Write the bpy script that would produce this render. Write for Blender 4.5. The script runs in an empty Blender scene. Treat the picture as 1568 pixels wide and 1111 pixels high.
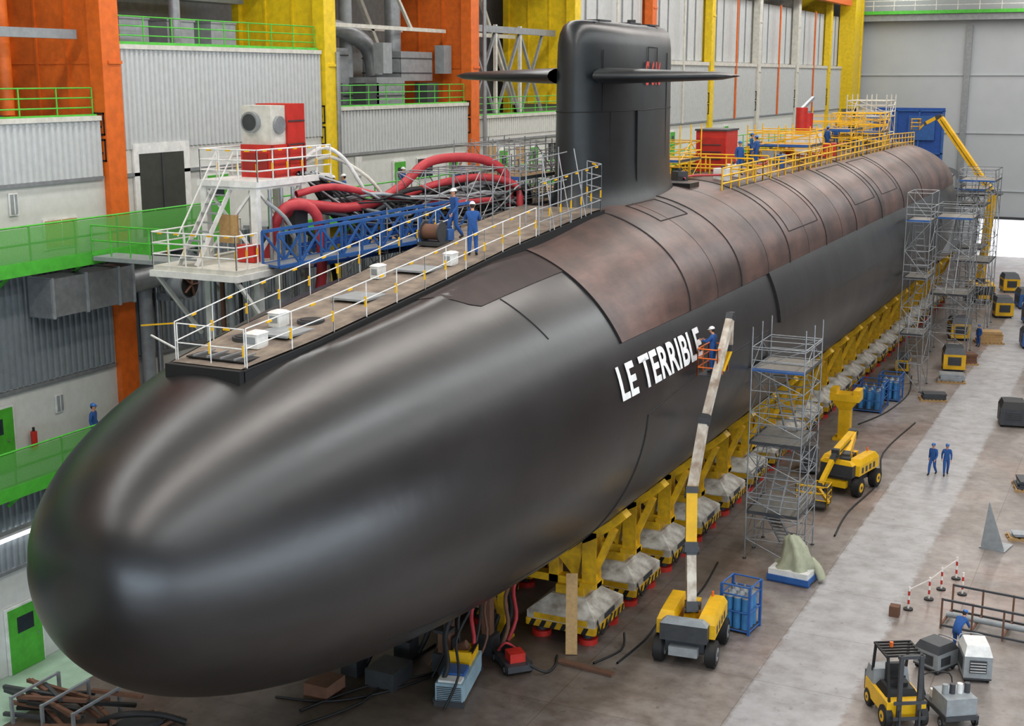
import bpy, bmesh, math, random
from mathutils import Vector, Matrix
random.seed(3)
pi=math.pi
def V(*a): return Vector(a)
# ---------------------------------------------------------------- materials
def lin(h):
    c=[int(h[i:i+2],16)/255 for i in (0,2,4)]
    return [x/12.92 if x<.04045 else ((x+.055)/1.055)**2.4 for x in c]+[1]
MATS={}
def mat(name,col,rough=.6,metal=0,noise=.15,scale=3,col2=None,spec=.5,emit=0,bump=0,alpha=1,coat=0,detail=5):
    if name in MATS: return MATS[name]
    m=bpy.data.materials.new(name); m.use_nodes=True; nt=m.node_tree; N=nt.nodes; L=nt.links
    b=N["Principled BSDF"]; c=lin(col)
    tc=N.new("ShaderNodeTexCoord"); nz=N.new("ShaderNodeTexNoise"); nz.inputs["Scale"].default_value=scale; nz.inputs["Detail"].default_value=detail
    nz.inputs["Roughness"].default_value=.6
    L.new(tc.outputs["Object"],nz.inputs["Vector"])
    r=N.new("ShaderNodeValToRGB"); L.new(nz.outputs["Fac"],r.inputs["Fac"])
    r.color_ramp.elements[0].position=.35; r.color_ramp.elements[1].position=.65
    a=c if col2 is None else lin(col2)
    r.color_ramp.elements[0].color=[x*(1-noise) for x in a[:3]]+[1]
    r.color_ramp.elements[1].color=[min(1,x*(1+noise*.6)) for x in c[:3]]+[1]
    L.new(r.outputs["Color"],b.inputs["Base Color"])
    b.inputs["Roughness"].default_value=rough; b.inputs["Metallic"].default_value=metal
    b.inputs["Specular IOR Level"].default_value=spec
    b.inputs["Coat Weight"].default_value=coat
    if emit: L.new(r.outputs["Color"],b.inputs["Emission Color"]); b.inputs["Emission Strength"].default_value=emit
    if alpha<1: b.inputs["Alpha"].default_value=alpha
    if bump:
        bp=N.new("ShaderNodeBump"); bp.inputs["Strength"].default_value=bump; L.new(nz.outputs["Fac"],bp.inputs["Height"]); L.new(bp.outputs["Normal"],b.inputs["Normal"])
    MATS[name]=m; return m
white=mat("white_paint","dededa",.5); offw=mat("cream_paint","cbc9be",.6); steel=mat("galvanised_steel","9b9fa2",.4,.5)
dsteel=mat("dark_steel","45474a",.5,.4); blackm=mat("black_rubber","161616",.6); yellow=mat("yellow_paint","e6b20c",.45,scale=1.5)
cyel=mat("cradle_yellow","dcab10",.5,scale=1.2,col2="b0871a")
orange=mat("orange_paint","d9661a",.5); colyel=mat("column_yellow","e6c414",.5); green=mat("green_paint","4fb83a",.5)
net=mat("green_net","63b552",.7,alpha=.6,scale=30); gdoor=mat("green_door","4aa62f",.5); red=mat("red_paint","bd2a20",.45)
rhose=mat("red_hose","b3343b",.55); bluep=mat("blue_paint","2a5b9c",.5); dblue=mat("deep_blue_paint","1c4d9a",.6)
gcorr=mat("grey_cladding","7f878b",.55,noise=.1); lcorr=mat("light_cladding","bfc2c1",.55,noise=.06); plaster=mat("white_plaster","cdcec8",.8,noise=.05)
greyp=mat("grey_paint","8d9294",.5); wood=mat("plywood","b08d5c",.7,scale=8); glass=mat("dark_glass","2a3338",.15)
coverall=mat("blue_coverall","23508f",.85,scale=12); skin=mat("skin","c99072",.6); helmw=mat("white_helmet","eeeeee",.3); helmb=mat("blue_helmet","2f68b0",.3)
hair=mat("dark_hair","2b2018",.8); boot=mat("boot_leather","1b1918",.6); tarp=mat("beige_tarp","a3a58c",.8,bump=.4)
lwhite=mat("dusty_white","cac5b9",.6,scale=1.6,col2="94897b",noise=.1); brownm=mat("rusty_brown","6b4a38",.8)
lamp=mat("tube_lamp","ffffff",.5,emit=5,noise=0); dayl=mat("daylight_opening","f4f8ff",.5,emit=1.3,noise=0)
boomw=mat("boom_cream","cdc6b8",.5,col2="a8937f",scale=2)
# ---------------------------------------------------------------- mesh builder
class B:
    def __init__(s): s.v=[];s.f=[];s.m=[];s.s=[];s.mats=[]
    def mi(s,m):
        if m not in s.mats: s.mats.append(m)
        return s.mats.index(m)
    def add(s,vs,fs,m,sm=False,M=None):
        o=len(s.v); s.v+= [(M@Vector(v) if M else Vector(v)) for v in vs]
        k=s.mi(m)
        for f in fs: s.f.append([i+o for i in f]); s.m.append(k); s.s.append(sm)
    def box(s,c,d,m,rz=0,M=None):
        x,y,z=d[0]/2,d[1]/2,d[2]/2
        vs=[(-x,-y,-z),(x,-y,-z),(x,y,-z),(-x,y,-z),(-x,-y,z),(x,-y,z),(x,y,z),(-x,y,z)]
        T=Matrix.Translation(c)@Matrix.Rotation(rz,4,'Z')
        if M: T=T@M
        s.add(vs,[(3,2,1,0),(4,5,6,7),(0,1,5,4),(1,2,6,5),(2,3,7,6),(3,0,4,7)],m,M=T)
    def bb(s,lo,hi,m): s.box([(a+b)/2 for a,b in zip(lo,hi)],[abs(b-a) for a,b in zip(lo,hi)],m)
    def frus(s,c,a,b,h,m):
        vs=[(c[0]+i*q[0]/2,c[1]+j*q[1]/2,c[2]+z) for q,z in((a,0),(b,h)) for i,j in((-1,-1),(1,-1),(1,1),(-1,1))]
        s.add(vs,[(3,2,1,0),(4,5,6,7),(0,1,5,4),(1,2,6,5),(2,3,7,6),(3,0,4,7)],m)
    def beam(s,p,q,w,h,m):
        p=Vector(p);q=Vector(q);d=q-p;l=d.length
        if l<1e-6:return
        R=d.to_track_quat('Y','Z').to_matrix().to_4x4()
        s.box((p+q)/2,(1,1,1),m,M=R@Matrix.Diagonal((w,l,h,1)))
    def cyl(s,p,q,r,m,r1=None,n=10,cap=True):
        p=Vector(p);q=Vector(q);d=q-p
        if d.length<1e-6:return
        R=d.to_track_quat('Z','Y').to_matrix(); r1=r if r1 is None else r1
        ring=[R@Vector((math.cos(2*pi*i/n),math.sin(2*pi*i/n),0)) for i in range(n)]
        s.add([p+a*r for a in ring]+[q+a*r1 for a in ring],[(i,(i+1)%n,n+(i+1)%n,n+i) for i in range(n)],m,True)
        if cap: s.add([p+a*r for a in ring]+[q+a*r1 for a in ring],[tuple(range(n-1,-1,-1)),tuple(range(n,2*n))],m)
    def tube(s,pts,r,m,n=8,sub=4):
        P=[Vector(p) for p in pts]; Q=[]
        for i in range(len(P)-1):
            a=P[max(0,i-1)];b=P[i];c=P[i+1];d=P[min(len(P)-1,i+2)]
            for k in range(sub):
                t=k/sub; Q.append(.5*((2*b)+(c-a)*t+(2*a-5*b+4*c-d)*t*t+(3*b-a-3*c+d)*t**3))
        Q.append(P[-1]); vs=[];fs=[]
        up=Vector((0,0,1))
        for i,p in enumerate(Q):
            d=(Q[min(i+1,len(Q)-1)]-Q[max(i-1,0)]).normalized()
            x=d.cross(up); x=x.normalized() if x.length>.05 else Vector((1,0,0)); y=d.cross(x).normalized()
            vs+=[p+(x*math.cos(2*pi*k/n)+y*math.sin(2*pi*k/n))*r for k in range(n)]
        for i in range(len(Q)-1):
            for k in range(n): fs.append((i*n+k,i*n+(k+1)%n,(i+1)*n+(k+1)%n,(i+1)*n+k))
        s.add(vs,fs,m,True)
    def sph(s,c,r,m,n=12,M=None,zmin=-1):
        vs=[];fs=[];k=n//2
        for i in range(k+1):
            ph=pi*i/k; z=max(zmin,math.cos(ph)); q=math.sqrt(max(0,1-z*z)) if z>zmin else math.sin(ph)
            for j in range(n): vs.append(Vector((q*math.cos(2*pi*j/n)*r[0],q*math.sin(2*pi*j/n)*r[1],z*r[2]))+Vector(c))
        for i in range(k):
            for j in range(n): fs.append((i*n+j,(i+1)*n+j,(i+1)*n+(j+1)%n,i*n+(j+1)%n))
        s.add(vs,fs,m,True,M)
    def rail(s,pts,m,h=1.1,sp=1.5,r=.025,n=2,sides=6,tape=None):
        P=[Vector(p) for p in pts]
        for a,b in zip(P,P[1:]):
            L=(b-a).length;k=max(1,int(round(L/sp)))
            for i in range(k+1):
                q=a.lerp(b,i/k); s.cyl(q,q+V(0,0,h),r,m,n=sides)
            for j in range(n): 
                z=V(0,0,h*(j+1)/n); s.cyl(a+z,b+z,r,m,n=sides)
            if tape:
                for i in range(k):
                    q=a.lerp(b,(i+.5)/k)+V(0,0,h*.97); s.beam(q-(b-a).normalized()*.1,q+(b-a).normalized()*.1,.05,.06,tape)
                    q=a.lerp(b,(i+.97)/k)+V(0,0,h*.3); s.beam(q,q+V(0,0,.3),.05,.05,tape)
    def corr(s,x,y0,y1,z0,z1,m,p=.3,d=.07):
        n=int((y1-y0)/p); p=(y1-y0)/n; vs=[];fs=[]
        prof=[]
        for i in range(n):
            y=y0+i*p; prof+= [(y,0),(y+p*.4,0),(y+p*.5,d),(y+p*.9,d)]
        prof.append((y1,0))
        for y,q in prof: vs+=[(x+q,y,z0),(x+q,y,z1)]
        for i in range(len(prof)-1): fs.append((2*i,2*i+2,2*i+3,2*i+1))
        s.add(vs,fs,m)
    def wheel(s,c,r,w,hub,axis=(1,0,0)):
        a=Vector(axis).normalized()*w/2;c=Vector(c)
        s.cyl(c-a*.8,c+a*.8,r,blackm,n=20); s.cyl(c-a,c+a,r*.86,blackm,n=20)
        s.cyl(c-a*1.05,c+a*1.05,r*.5,hub,n=14); s.cyl(c-a*1.15,c+a*1.15,r*.18,dsteel,n=8)
    def obj(s,name,loc=(0,0,0),rz=0,parent=None):
        me=bpy.data.meshes.new(name); me.from_pydata([tuple(v) for v in s.v],[],s.f); 
        for m in s.mats: me.materials.append(m)
        me.polygons.foreach_set("material_index",s.m); me.polygons.foreach_set("use_smooth",s.s); me.update()
        return inst(name,me,loc,rz,parent)
def inst(name,me,loc=(0,0,0),rz=0,parent=None):
    o=bpy.data.objects.new(name,me); bpy.context.collection.objects.link(o); o.location=loc; o.rotation_euler=(0,0,rz)
    if parent:o.parent=parent
    return o
# ---------------------------------------------------------------- room
def floor_material():
    m=mat("concrete_floor","9a928c",.5,scale=.22,col2="837970",noise=.1,detail=9)
    nt=m.node_tree;N=nt.nodes;L=nt.links;P=N["Principled BSDF"];src=P.inputs["Base Color"].links[0].from_socket
    tc=[n for n in N if n.type=='TEX_COORD'][0]
    def noise(sc,det=9,ro=.65):
        n=N.new("ShaderNodeTexNoise");n.inputs["Scale"].default_value=sc;n.inputs["Detail"].default_value=det;n.inputs["Roughness"].default_value=ro;L.new(tc.outputs["Object"],n.inputs["Vector"]);return n.outputs["Fac"]
    def ramp(f,p0,c0,p1,c1):
        r=N.new("ShaderNodeValToRGB");L.new(f,r.inputs["Fac"]);e=r.color_ramp.elements;e[0].position=p0;e[0].color=(*c0,1);e[1].position=p1;e[1].color=(*c1,1);return r.outputs[0]
    def mix(a,b_,f,mode='MULTIPLY'):
        k=N.new("ShaderNodeMix");k.data_type='RGBA';k.blend_type=mode
        if isinstance(f,float): k.inputs[0].default_value=f
        else: L.new(f,k.inputs[0])
        for s,i in((a,6),(b_,7)):
            if isinstance(s,tuple): k.inputs[i].default_value=s
            else: L.new(s,k.inputs[i])
        return k.outputs[2]
    def mth(op,a,b_=None,c=None):
        k=N.new("ShaderNodeMath");k.operation=op
        for i,s in enumerate((a,b_,c)):
            if s is None: continue
            if isinstance(s,(int,float)): k.inputs[i].default_value=s
            else: L.new(s,k.inputs[i])
        return k.outputs[0]
    sx=N.new("ShaderNodeSeparateXYZ");L.new(tc.outputs["Object"],sx.inputs[0]);X=sx.outputs[0]
    wob=mth('MULTIPLY',mth('SUBTRACT',noise(1.2),.5),.9)
    dist=mth('ABSOLUTE',mth('ADD',mth('ADD',X,10.15),wob))
    lane=N.new("ShaderNodeMapRange");lane.inputs["From Min"].default_value=1.9;lane.inputs["From Max"].default_value=1.7;L.new(dist,lane.inputs["Value"])
    lanec=ramp(noise(.9),.33,lin("93908e")[:3],.6,lin("b3b2b2")[:3])
    grime=ramp(noise(1.3),.3,(.55,.51,.49),.6,(1,1,1))
    br=N.new("ShaderNodeTexBrick");br.inputs["Scale"].default_value=1;br.inputs["Brick Width"].default_value=6;br.inputs["Row Height"].default_value=5;br.inputs["Mortar Size"].default_value=.02;br.offset=0
    br.inputs["Color1"].default_value=(1,1,1,1);br.inputs["Color2"].default_value=(.86,.86,.88,1);br.inputs["Mortar"].default_value=(.45,.43,.4,1);L.new(tc.outputs["Object"],br.inputs["Vector"])
    c=mix(src,grime,.9)
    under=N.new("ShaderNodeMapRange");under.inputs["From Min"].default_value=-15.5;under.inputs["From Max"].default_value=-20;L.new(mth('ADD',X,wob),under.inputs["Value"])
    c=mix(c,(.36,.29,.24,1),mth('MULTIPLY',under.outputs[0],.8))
    dust=ramp(noise(.12,4),.5,(1,1,1),.62,(1.05,.86,.78)); c=mix(c,dust,.7)
    c=mix(c,lanec,mth('MULTIPLY',lane.outputs[0],.9),'MIX'); c=mix(c,br.outputs[0],.7)
    spots=ramp(noise(3.5,4,.5),.28,(.45,.42,.4),.36,(1,1,1)); c=mix(c,spots,.6)
    L.new(c,P.inputs["Base Color"])
    rg=N.new("ShaderNodeMapRange");rg.inputs["To Min"].default_value=.22;rg.inputs["To Max"].default_value=.55;L.new(noise(.5),rg.inputs["Value"]);L.new(rg.outputs[0],P.inputs["Roughness"])
    return m
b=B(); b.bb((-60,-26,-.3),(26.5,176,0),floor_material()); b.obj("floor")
pg=mat("pale_green_floor","9fbca5",.5,scale=1)
b=B(); b.bb((-37,0,0),(-34.2,60,.006),pg); b.obj("floor_edge_strip")
XW=-37
b=B(); b.bb((-44.5,-25,0),(-44,176,37),greyp)
b.bb((-44,-25,0),(XW-.02,176,18),plaster)
cols=[40.3+15.1*k for k in range(-4,9)]
for k in range(len(cols)):
    y0=cols[k]+.6;y1=(cols[k+1] if k+1<len(cols) else 176)-.6;i=k-4
    top={-1:20.2,0:22.9,1:20.2,2:19.4}.get(i,22.9 if i>2 else 20.2)
    b.bb((-41.5,y0,18),(XW-.02,y1,top),plaster)
    b.corr(XW,y0,y1,4.0,7.0,gcorr); b.corr(XW,y0,y1,10.7,15.1,gcorr)
    if i==0: b.corr(XW,y0,y1,19.0,top,lcorr,p=.28)
    elif i==2: b.corr(XW,y0,y1,18.3,top,plaster)
    else: b.corr(XW,y0,y1,18.0,top,lcorr)
    if i>2:
        b.bb((-40,y0,22.9),(XW-.6,y1,29),lcorr); b.corr(XW-.58,y0,y1,23.2,29,lcorr,p=1.1,d=.05); b.bb((XW-.6,y0,22.8),(XW+.15,y1,23.1),offw)
        b.bb((XW+.08,y0+6.8,18),(XW+.2,y0+7.1,29),orange if i>4 else offw)
        for q in(2.5,4.6,9.5,11.6): b.bb((XW-.55,y0+q,23.2),(XW-.45,y0+q+.06,29),greyp)
    b.bb((XW-.1,y0,top-.02),(XW+.14,y1,top+.16),offw)
    for z in(10.6,4.0,18.0): b.bb((XW-.1,y0,z-.07),(XW+.1,y1,z+.07),steel)
b.obj("wall_left")
def column(c,y,name):
    b=B(); b.bb((XW-.4,y-.5,0),(XW+.25,y+.5,36),c)
    b.bb((XW-5,y-.15,20),(XW-.4,y+.15,36),c); b.bb((XW-5.2,y-.45,0),(XW-4.8,y+.45,36),c)
    for z in(22.3,27): b.bb((XW-5,y-.2,z),(XW+.3,y+.55,z+.12),c)
    for x in(XW-1.8,XW-3.4): b.bb((x-.05,y-.22,20),(x+.05,y-.14,36),c)
    for z in(19.6,18.6): 
        for dz in(0,.8): b.bb((XW-.36,y-.53,z+dz),(XW+.18,y-.5,z+dz+.07),blackm)
        for dx in(-.36,.12): b.bb((XW+dx,y-.53,z),(XW+dx+.06,y-.5,z+.87),blackm)
        b.bb((XW-.2,y-.53,z+.3),(XW+.02,y-.5,z+.37),blackm);b.bb((XW-.2,y-.53,z+.3),(XW-.14,y-.5,z+.6),blackm)
    b.obj(name)
for k,y in enumerate(cols):
    c=orange if (k-4)%2==0 else colyel
    if y>120: c=offw if y<155 else colyel
    column(c,y,"crane_column")
b=B(); b.bb((XW-.4,168,18),(XW+1.4,173,37),colyel); b.bb((XW+1.4,168,18),(XW+1.5,168.6,37),colyel);b.bb((XW+1.4,172.4,18),(XW+1.5,173,37),colyel);b.bb((XW-.4,168,0),(XW+.3,169,18),colyel); b.obj("crane_column_end")
b=B()
for y,r,c in((41.3,.28,greyp),(42.0,.12,steel)): b.cyl((XW+.35,y,0),(XW+.35,y,15.1),r,c,n=12)
b.cyl((XW+.3,55.9,0),(XW+.3,55.9,23),.12,steel);b.cyl((XW+.3,71.6,0),(XW+.3,71.6,30),.12,steel)
b.obj("wall_downpipes")
def walkway(z,y0,y1,name,netc=True,h=1.25):
    b=B(); b.bb((XW+.26,y0,z-.15),(-35.3,y1,z),greyp); b.bb((-35.4,y0,z-.45),(-35.25,y1,z+.02),green)
    b.rail([(-35.32,y0,z),(-35.32,y1,z)],green,h=h,sp=2.2,r=.04)
    if netc: b.bb((-35.28,y0,z),(-35.265,y1,z+h-.05),net)
    y=y0+1
    while y<y1: b.beam((XW+.3,y,z-1.2),(-35.4,y,z-.2),.1,.1,green); y+=3.5
    b.obj(name)
walkway(15.5,8,45,"green_walkway"); walkway(7.75,8,39.4,"green_walkway"); walkway(15.35,48,150,"green_walkway",False)
b=B()
for i,(y0,y1,z) in enumerate([(12,39.6,20.3),(41,54.7,23.05),(56,69.9,20.3),(71,85,19.5)]):
    b.rail([(XW-.2,y0,z),(XW-.2,y1,z)],green,h=1.1,sp=1.8,r=.03,n=3); b.bb((XW-.3,y0,z),(XW,y1,z+.12),green)
b.obj("green_roof_railing")
b=B()
for y in(44,47,50): 
    b.bb((-41,y,22.9),(-39.6,y+1.8,24.2),greyp);b.bb((-41.05,y-.05,24.2),(-39.55,y+1.85,24.3),steel)
b.beam((-40,41,26.5),(-40,55,26.5),.3,.4,steel);b.cyl((-39,46.8,22.9),(-39,46.8,30),.25,steel,n=12);b.bb((-38.4,42,22.9),(-37.8,43.2,24),greyp)
b.rail([(-41.6,41,25.5),(-41.6,55,25.5)],green,h=1.1,sp=1.8,r=.035,n=3);b.bb((-42.6,41,25.3),(-41.5,55,25.5),greyp)
b.obj("roof_plant")
nd=[0]
def door(y,z,w=1.1,h=2.1,m=gdoor,name="door_%d"):
    nd[0]+=1; b=B(); x=XW+.0
    b.bb((x,y-w/2-.08,z),(x+.1,y+w/2+.08,z+h+.08),white); b.bb((x+.05,y-w/2,z),(x+.13,y+w/2,z+h),m)
    b.bb((x+.13,y-w*.25,z+h*.6),(x+.14,y+w*.25,z+h*.85),glass); b.cyl((x+.12,y+w*.35,z+h*.48),(x+.2,y+w*.35,z+h*.48),.03,steel); b.obj(name%nd[0])
door(34.0,.02,1.6,2.5);door(33.2,7.8,2.0,2.3);door(31.5,15.5);door(46.6,15.37,1.4,2.3)
for y in(62,68,74.5,79,90,96,106,121): door(y,15.37,1.1,2.0)
b=B(); b.bb((XW,41.4,15.37),(XW+.1,44.8,19.2),white); b.bb((XW+.05,41.7,15.4),(XW+.12,44.4,18.8),mat("dark_opening","34362f",.8)); b.bb((XW+.05,43,15.4),(XW+.16,43.1,18.8),dsteel); b.obj("door_13")
nw=0
for y,z,w,h,m in[(37.3,15.6,1.6,1.0,wood),(36.6,9.4,.3,.6,greyp),(35.1,17,.3,.7,greyp),(58,16.9,.5,.9,white),(64.8,16.4,1.6,1.0,glass),(72.8,16.2,1.5,1.5,wood),(77,16.4,1.2,1.1,wood),(82,16.4,1.4,1.1,glass),(93,16.5,1.6,1.1,glass)]:
    nw+=1; b=B(); b.bb((XW,y-w/2-.06,z-.06),(XW+.05,y+w/2+.06,z+h+.06),white); b.bb((XW+.03,y-w/2,z),(XW+.08,y+w/2,z+h),m); b.bb((XW+.08,y-.02,z),(XW+.09,y+.02,z+h),white); b.obj("window_%d"%nw)
b=B(); b.bb((-36.7,35.2,13.3),(-35.6,39.6,14.7),steel)
for y in(35.3,37,38.7,39.5): b.bb((-36.75,y-.05,13.25),(-35.55,y+.05,14.75),greyp)
b.tube([(-36.2,39.6,14),(-36.2,41.5,14.1),(-36.0,42.8,14.4),(-35.8,43.2,14.8)],.55,steel,n=14)
b.obj("ventilation_duct")
b=B(); b.cyl((-35.9,42.2,13.6),(-35.1,42.2,13.6),.62,greyp,n=20);b.cyl((-35.12,42.2,13.6),(-35.05,42.2,13.6),.5,blackm,n=20)
for a in range(5): b.beam((-35.03,42.2,13.6),(-35.03,42.2+.48*math.cos(a*1.257),13.6+.48*math.sin(a*1.257)),.16,.03,brownm)
b.bb((-36.9,41.9,12.9),(-35.9,42.5,13.2),steel); b.obj("extractor_fan")
b=B()
for (y0,y1,z0,z1,x0,x1) in[(56.3,58.5,20.4,22.4,-41,-39),(59,61.2,20.4,23.3,-41,-39.5),(61.6,64.5,20.4,21.8,-40,-38),(65,68.5,21.6,23.2,-41,-38.5)]:
    b.bb((x0,y0,z0),(x1,y1,z1),steel); b.bb((x0+.1,y0-.05,z0+.2),(x1-.1,y0,z1-.3),greyp)
    for z in(z0+.4,z1-.4): b.bb((x0-.03,y0-.06,z),(x1+.03,y1+.03,z+.06),dsteel)
b.tube([(-40,57,22.4),(-40,57.5,24),(-39.5,60,24.3),(-39.5,63,23.5),(-39.3,63.5,21.9)],.45,steel,n=12); b.tube([(-39.6,66,23.2),(-39.6,66,26),(-39.6,66,34)],.45,steel,n=12)
b.cyl((-40,61.8,20.4),(-40,61.8,34),.35,greyp,n=12)
for y in(57,60.5,67): b.bb((-38.8,y,20.4),(-38,y+1.3,21.5),dsteel)
for y in(62.3,69): b.bb((-38.6,y,22),(-38,y+.9,23.6),greyp)
b.obj("ventilation_plant")
b=B(); b.tube([(-39.5,37.5,20.4),(-39.5,37.5,24),(-39.5,37.5,34)],.32,orange,n=12); b.cyl((-39.2,35,20.4),(-39.2,35,23.6),1.0,greyp,n=24); b.cyl((-39.2,35,23.6),(-39.2,35,24.2),1.0,greyp,r1=.3,n=24)
b.beam((-38,20,23.4),(-38,39.7,23.4),.3,.35,greyp); b.obj("service_pipes")
b=B()
for y0 in(56,71.2,86.3,101.4):
    x=-41.2
    b.beam((x,y0,20),(x,y0+7,29),.25,.25,offw);b.beam((x,y0+13.5,20),(x,y0+7,29),.25,.25,offw);b.beam((x,y0,29),(x,y0+13.6,29),.3,.3,offw);b.beam((x,y0,24.5),(x,y0+13.6,24.5),.25,.25,offw)
for y0 in(56,): b.beam((-38.4,y0,24.4),(-38.4,y0+13.8,24.4),.2,.2,offw);b.beam((-38.4,y0,24.4),(-38.4,y0+5,30),.16,.16,offw);b.beam((-38.4,y0+10,24.4),(-38.4,y0+5,30),.16,.16,offw)
for y in(72.5,76,79.5): 
    b.beam((-38.2,y,19.4),(-38.2,y+3.5,24.6),.16,.16,steel);b.beam((-38.2,y+3.5,19.4),(-38.2,y,24.6),.16,.16,steel);b.beam((-38.2,y,19.4),(-38.2,y,25),.2,.2,offw)
b.beam((-38.2,71.5,24.7),(-38.2,84.8,24.7),.3,.4,steel);b.beam((-38.2,71.5,21.7),(-38.2,84.8,21.7),.2,.2,steel)
b.obj("steel_bracing")
b=B(); b.beam((-36.2,-15,31),(-36.2,167,31),.8,1.6,orange); b.obj("crane_runway_beam")
b=B(); b.bb((-36.85,30,5.3),(-36.6,36.3,5.5),lamp); b.bb((-36.88,30,5.5),(-36.5,36.3,5.6),white);b.obj("tube_light")
b=B(); b.cyl((-36.75,35.0,8.3),(-36.75,35.0,9.0),.12,red);b.cyl((-36.75,35.0,9.0),(-36.75,35.0,9.15),.05,blackm);b.obj("fire_extinguisher")
fg=mat("far_door_grey","b4babd",.7,noise=.04,scale=.3)
b=B(); b.bb((-44,175,0),(26.5,175.5,37),fg)
for x in(-23,-9,5,19): b.bb((x-.35,174.6,0),(x+.35,175,28),greyp)
b.bb((-36.9,174.2,0),(-36.1,175,31),dsteel)
for z in(8,15,22): b.bb((-36,174.85,z),(26,175,z+.12),fg)
b.bb((-37,173.5,28.6),(26,175,29.4),greyp); b.bb((-37,173.2,29.4),(26,173.6,29.8),green)
b.rail([(-37,173.3,29.8),(26,173.3,29.8)],white,h=1.2,sp=2.5,r=.06); b.obj("wall_far")
b=B(); b.bb((-20.5,174.7,0),(-12,174.9,4.6),dayl); b.bb((-20.7,174.5,0),(-20.4,175,4.8),dsteel);b.bb((-12.1,174.5,0),(-11.8,175,4.8),dsteel);b.bb((-20.7,174.5,4.6),(-11.8,175,4.9),dsteel);b.obj("door_14")
b=B(); X0=-31.6
b.bb((X0,163,0),(X0+8,163.4,18.3),dblue)
for x in(0,2.6,5.2,7.9): b.bb((X0+x-.1,162.8,0),(X0+x+.1,163,18),bluep)
for z in(3,8,13,17.9): b.bb((X0-.1,162.8,z),(X0+8.1,163,z+.15),bluep)
b.bb((X0+4,162.7,14.6),(X0+7,162.95,17.4),bluep)
for x in(.5,7): b.beam((X0+x,163.4,12),(X0+x,168,0),.2,.2,bluep)
b.obj("blue_screen_wall")
dkwall=mat("dark_wall_cladding","5f6162",.8)
b=B()
for lo,hi in(((26,-25,0),(26.5,176,2)),((26,-25,12),(26.5,176,37)),((26,60,2),(26.5,176,12))): b.bb(lo,hi,dkwall)
b.bb((26.3,-25,2),(26.5,60,12),dayl)
for y in range(-22,60,4): b.bb((26,y,2),(26.3,y+.2,12),greyp)
for z in(5.3,8.6): b.bb((26.05,-25,z),(26.3,60,z+.15),greyp)
for y in range(-10,170,15): b.bb((25.3,y,12 if y<60 else 0),(26,y+.8,36),orange)
b.obj("wall_right")
b=B(); b.bb((-44.5,-25.5,0),(26.5,-25,3),dkwall);b.bb((-44.5,-25.5,13),(26.5,-25,37),dkwall);b.bb((-44.5,-25.5,3),(-24,-25,13),dkwall);b.bb((20,-25.5,3),(26.5,-25,13),dkwall); b.obj("wall_back")
b=B(); b.bb((-24,-25.6,3),(20,-25.5,13),dayl)
for i in range(12): b.bb((-24+i*4-.1,-25.5,3),(-24+i*4+.1,-25.1,13),greyp)
for z in(6.3,9.6): b.bb((-24,-25.5,z),(20,-25.1,z+.15),greyp)
b.obj("window_10")
b=B(); b.bb((-44.5,-25.5,37),(26.5,176,37.4),offw); b.obj("ceiling")
b=B()
for y in range(-10,176,15):
    b.beam((-43.8,y,34.9),(25.8,y,34.9),.3,.3,greyp);b.beam((-43.8,y,36.8),(25.8,y,36.8),.3,.3,greyp)
    for i in range(13): b.beam((-43.5+5*i,y,34.9),(-41+5*i,y,36.8),.15,.15,greyp);b.beam((-41+5*i,y,36.8),(-38.5+5*i,y,34.9),.15,.15,greyp)
b.obj("roof_trusses")
# ---------------------------------------------------------------- submarine
XA,ZA,YB,R0,LB=-22.2,9.75,22.0,6.25,25.2
def rad(Y):
    if Y<=YB: return .001
    if Y<YB+LB:
        s=(Y-YB)/LB; return R0*(1-(1-s)**2.217)**(1/2.727)
    if Y>114:
        u=min(1,(Y-114)/41); return max(.5,R0*(1-u**1.75))
    return R0
def interp(x,T):
    if x<=T[0][0]:return T[0][1]
    for (a,b_),(c,d) in zip(T,T[1:]):
        if x<=c: return b_+(d-b_)*(x-a)/(c-a)
    return T[-1][1]
def zdeck(Y): return interp(Y,[(26,14.2),(27,14.3),(36.6,15.3),(42,15.9),(49.5,16.5),(60,16.7),(112,16.5)])
def hp(Y,th,off=0):
    r=rad(Y); x=r*math.cos(th); z=ZA+r*math.sin(th)
    if 26.5<Y<52: z=min(z,zdeck(Y)-.1)
    return Vector((XA+x+off*math.cos(th),Y,z+off*math.sin(th)))
def ss(a,b_,x):
    t=max(0,min(1,(x-a)/(b_-a)));return t*t*(3-2*t)
ZE=12.65
def hump(Y,t,off=0):
    k=rad(Y)/R0; te=math.asin((ZE-ZA)/R0); th=te+(pi-2*te)*t
    c=Vector(((R0+.07)*math.cos(th),0,(R0+.07)*math.sin(th)))
    ph=pi*t; a=R0*math.cos(te)+.08; h=16.65-ZE
    sE=Vector((a*math.cos(ph),0,ZE-ZA+h*math.sin(ph)))
    w=ss(43,51,Y); p=c.lerp(sE,w)*k
    if Y<52: p.z=min(p.z,zdeck(Y)-.08-ZA)
    n=Vector((math.cos(ph),0,math.sin(ph)))*off
    return Vector((XA+p.x,Y,ZA+p.z))+n
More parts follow.
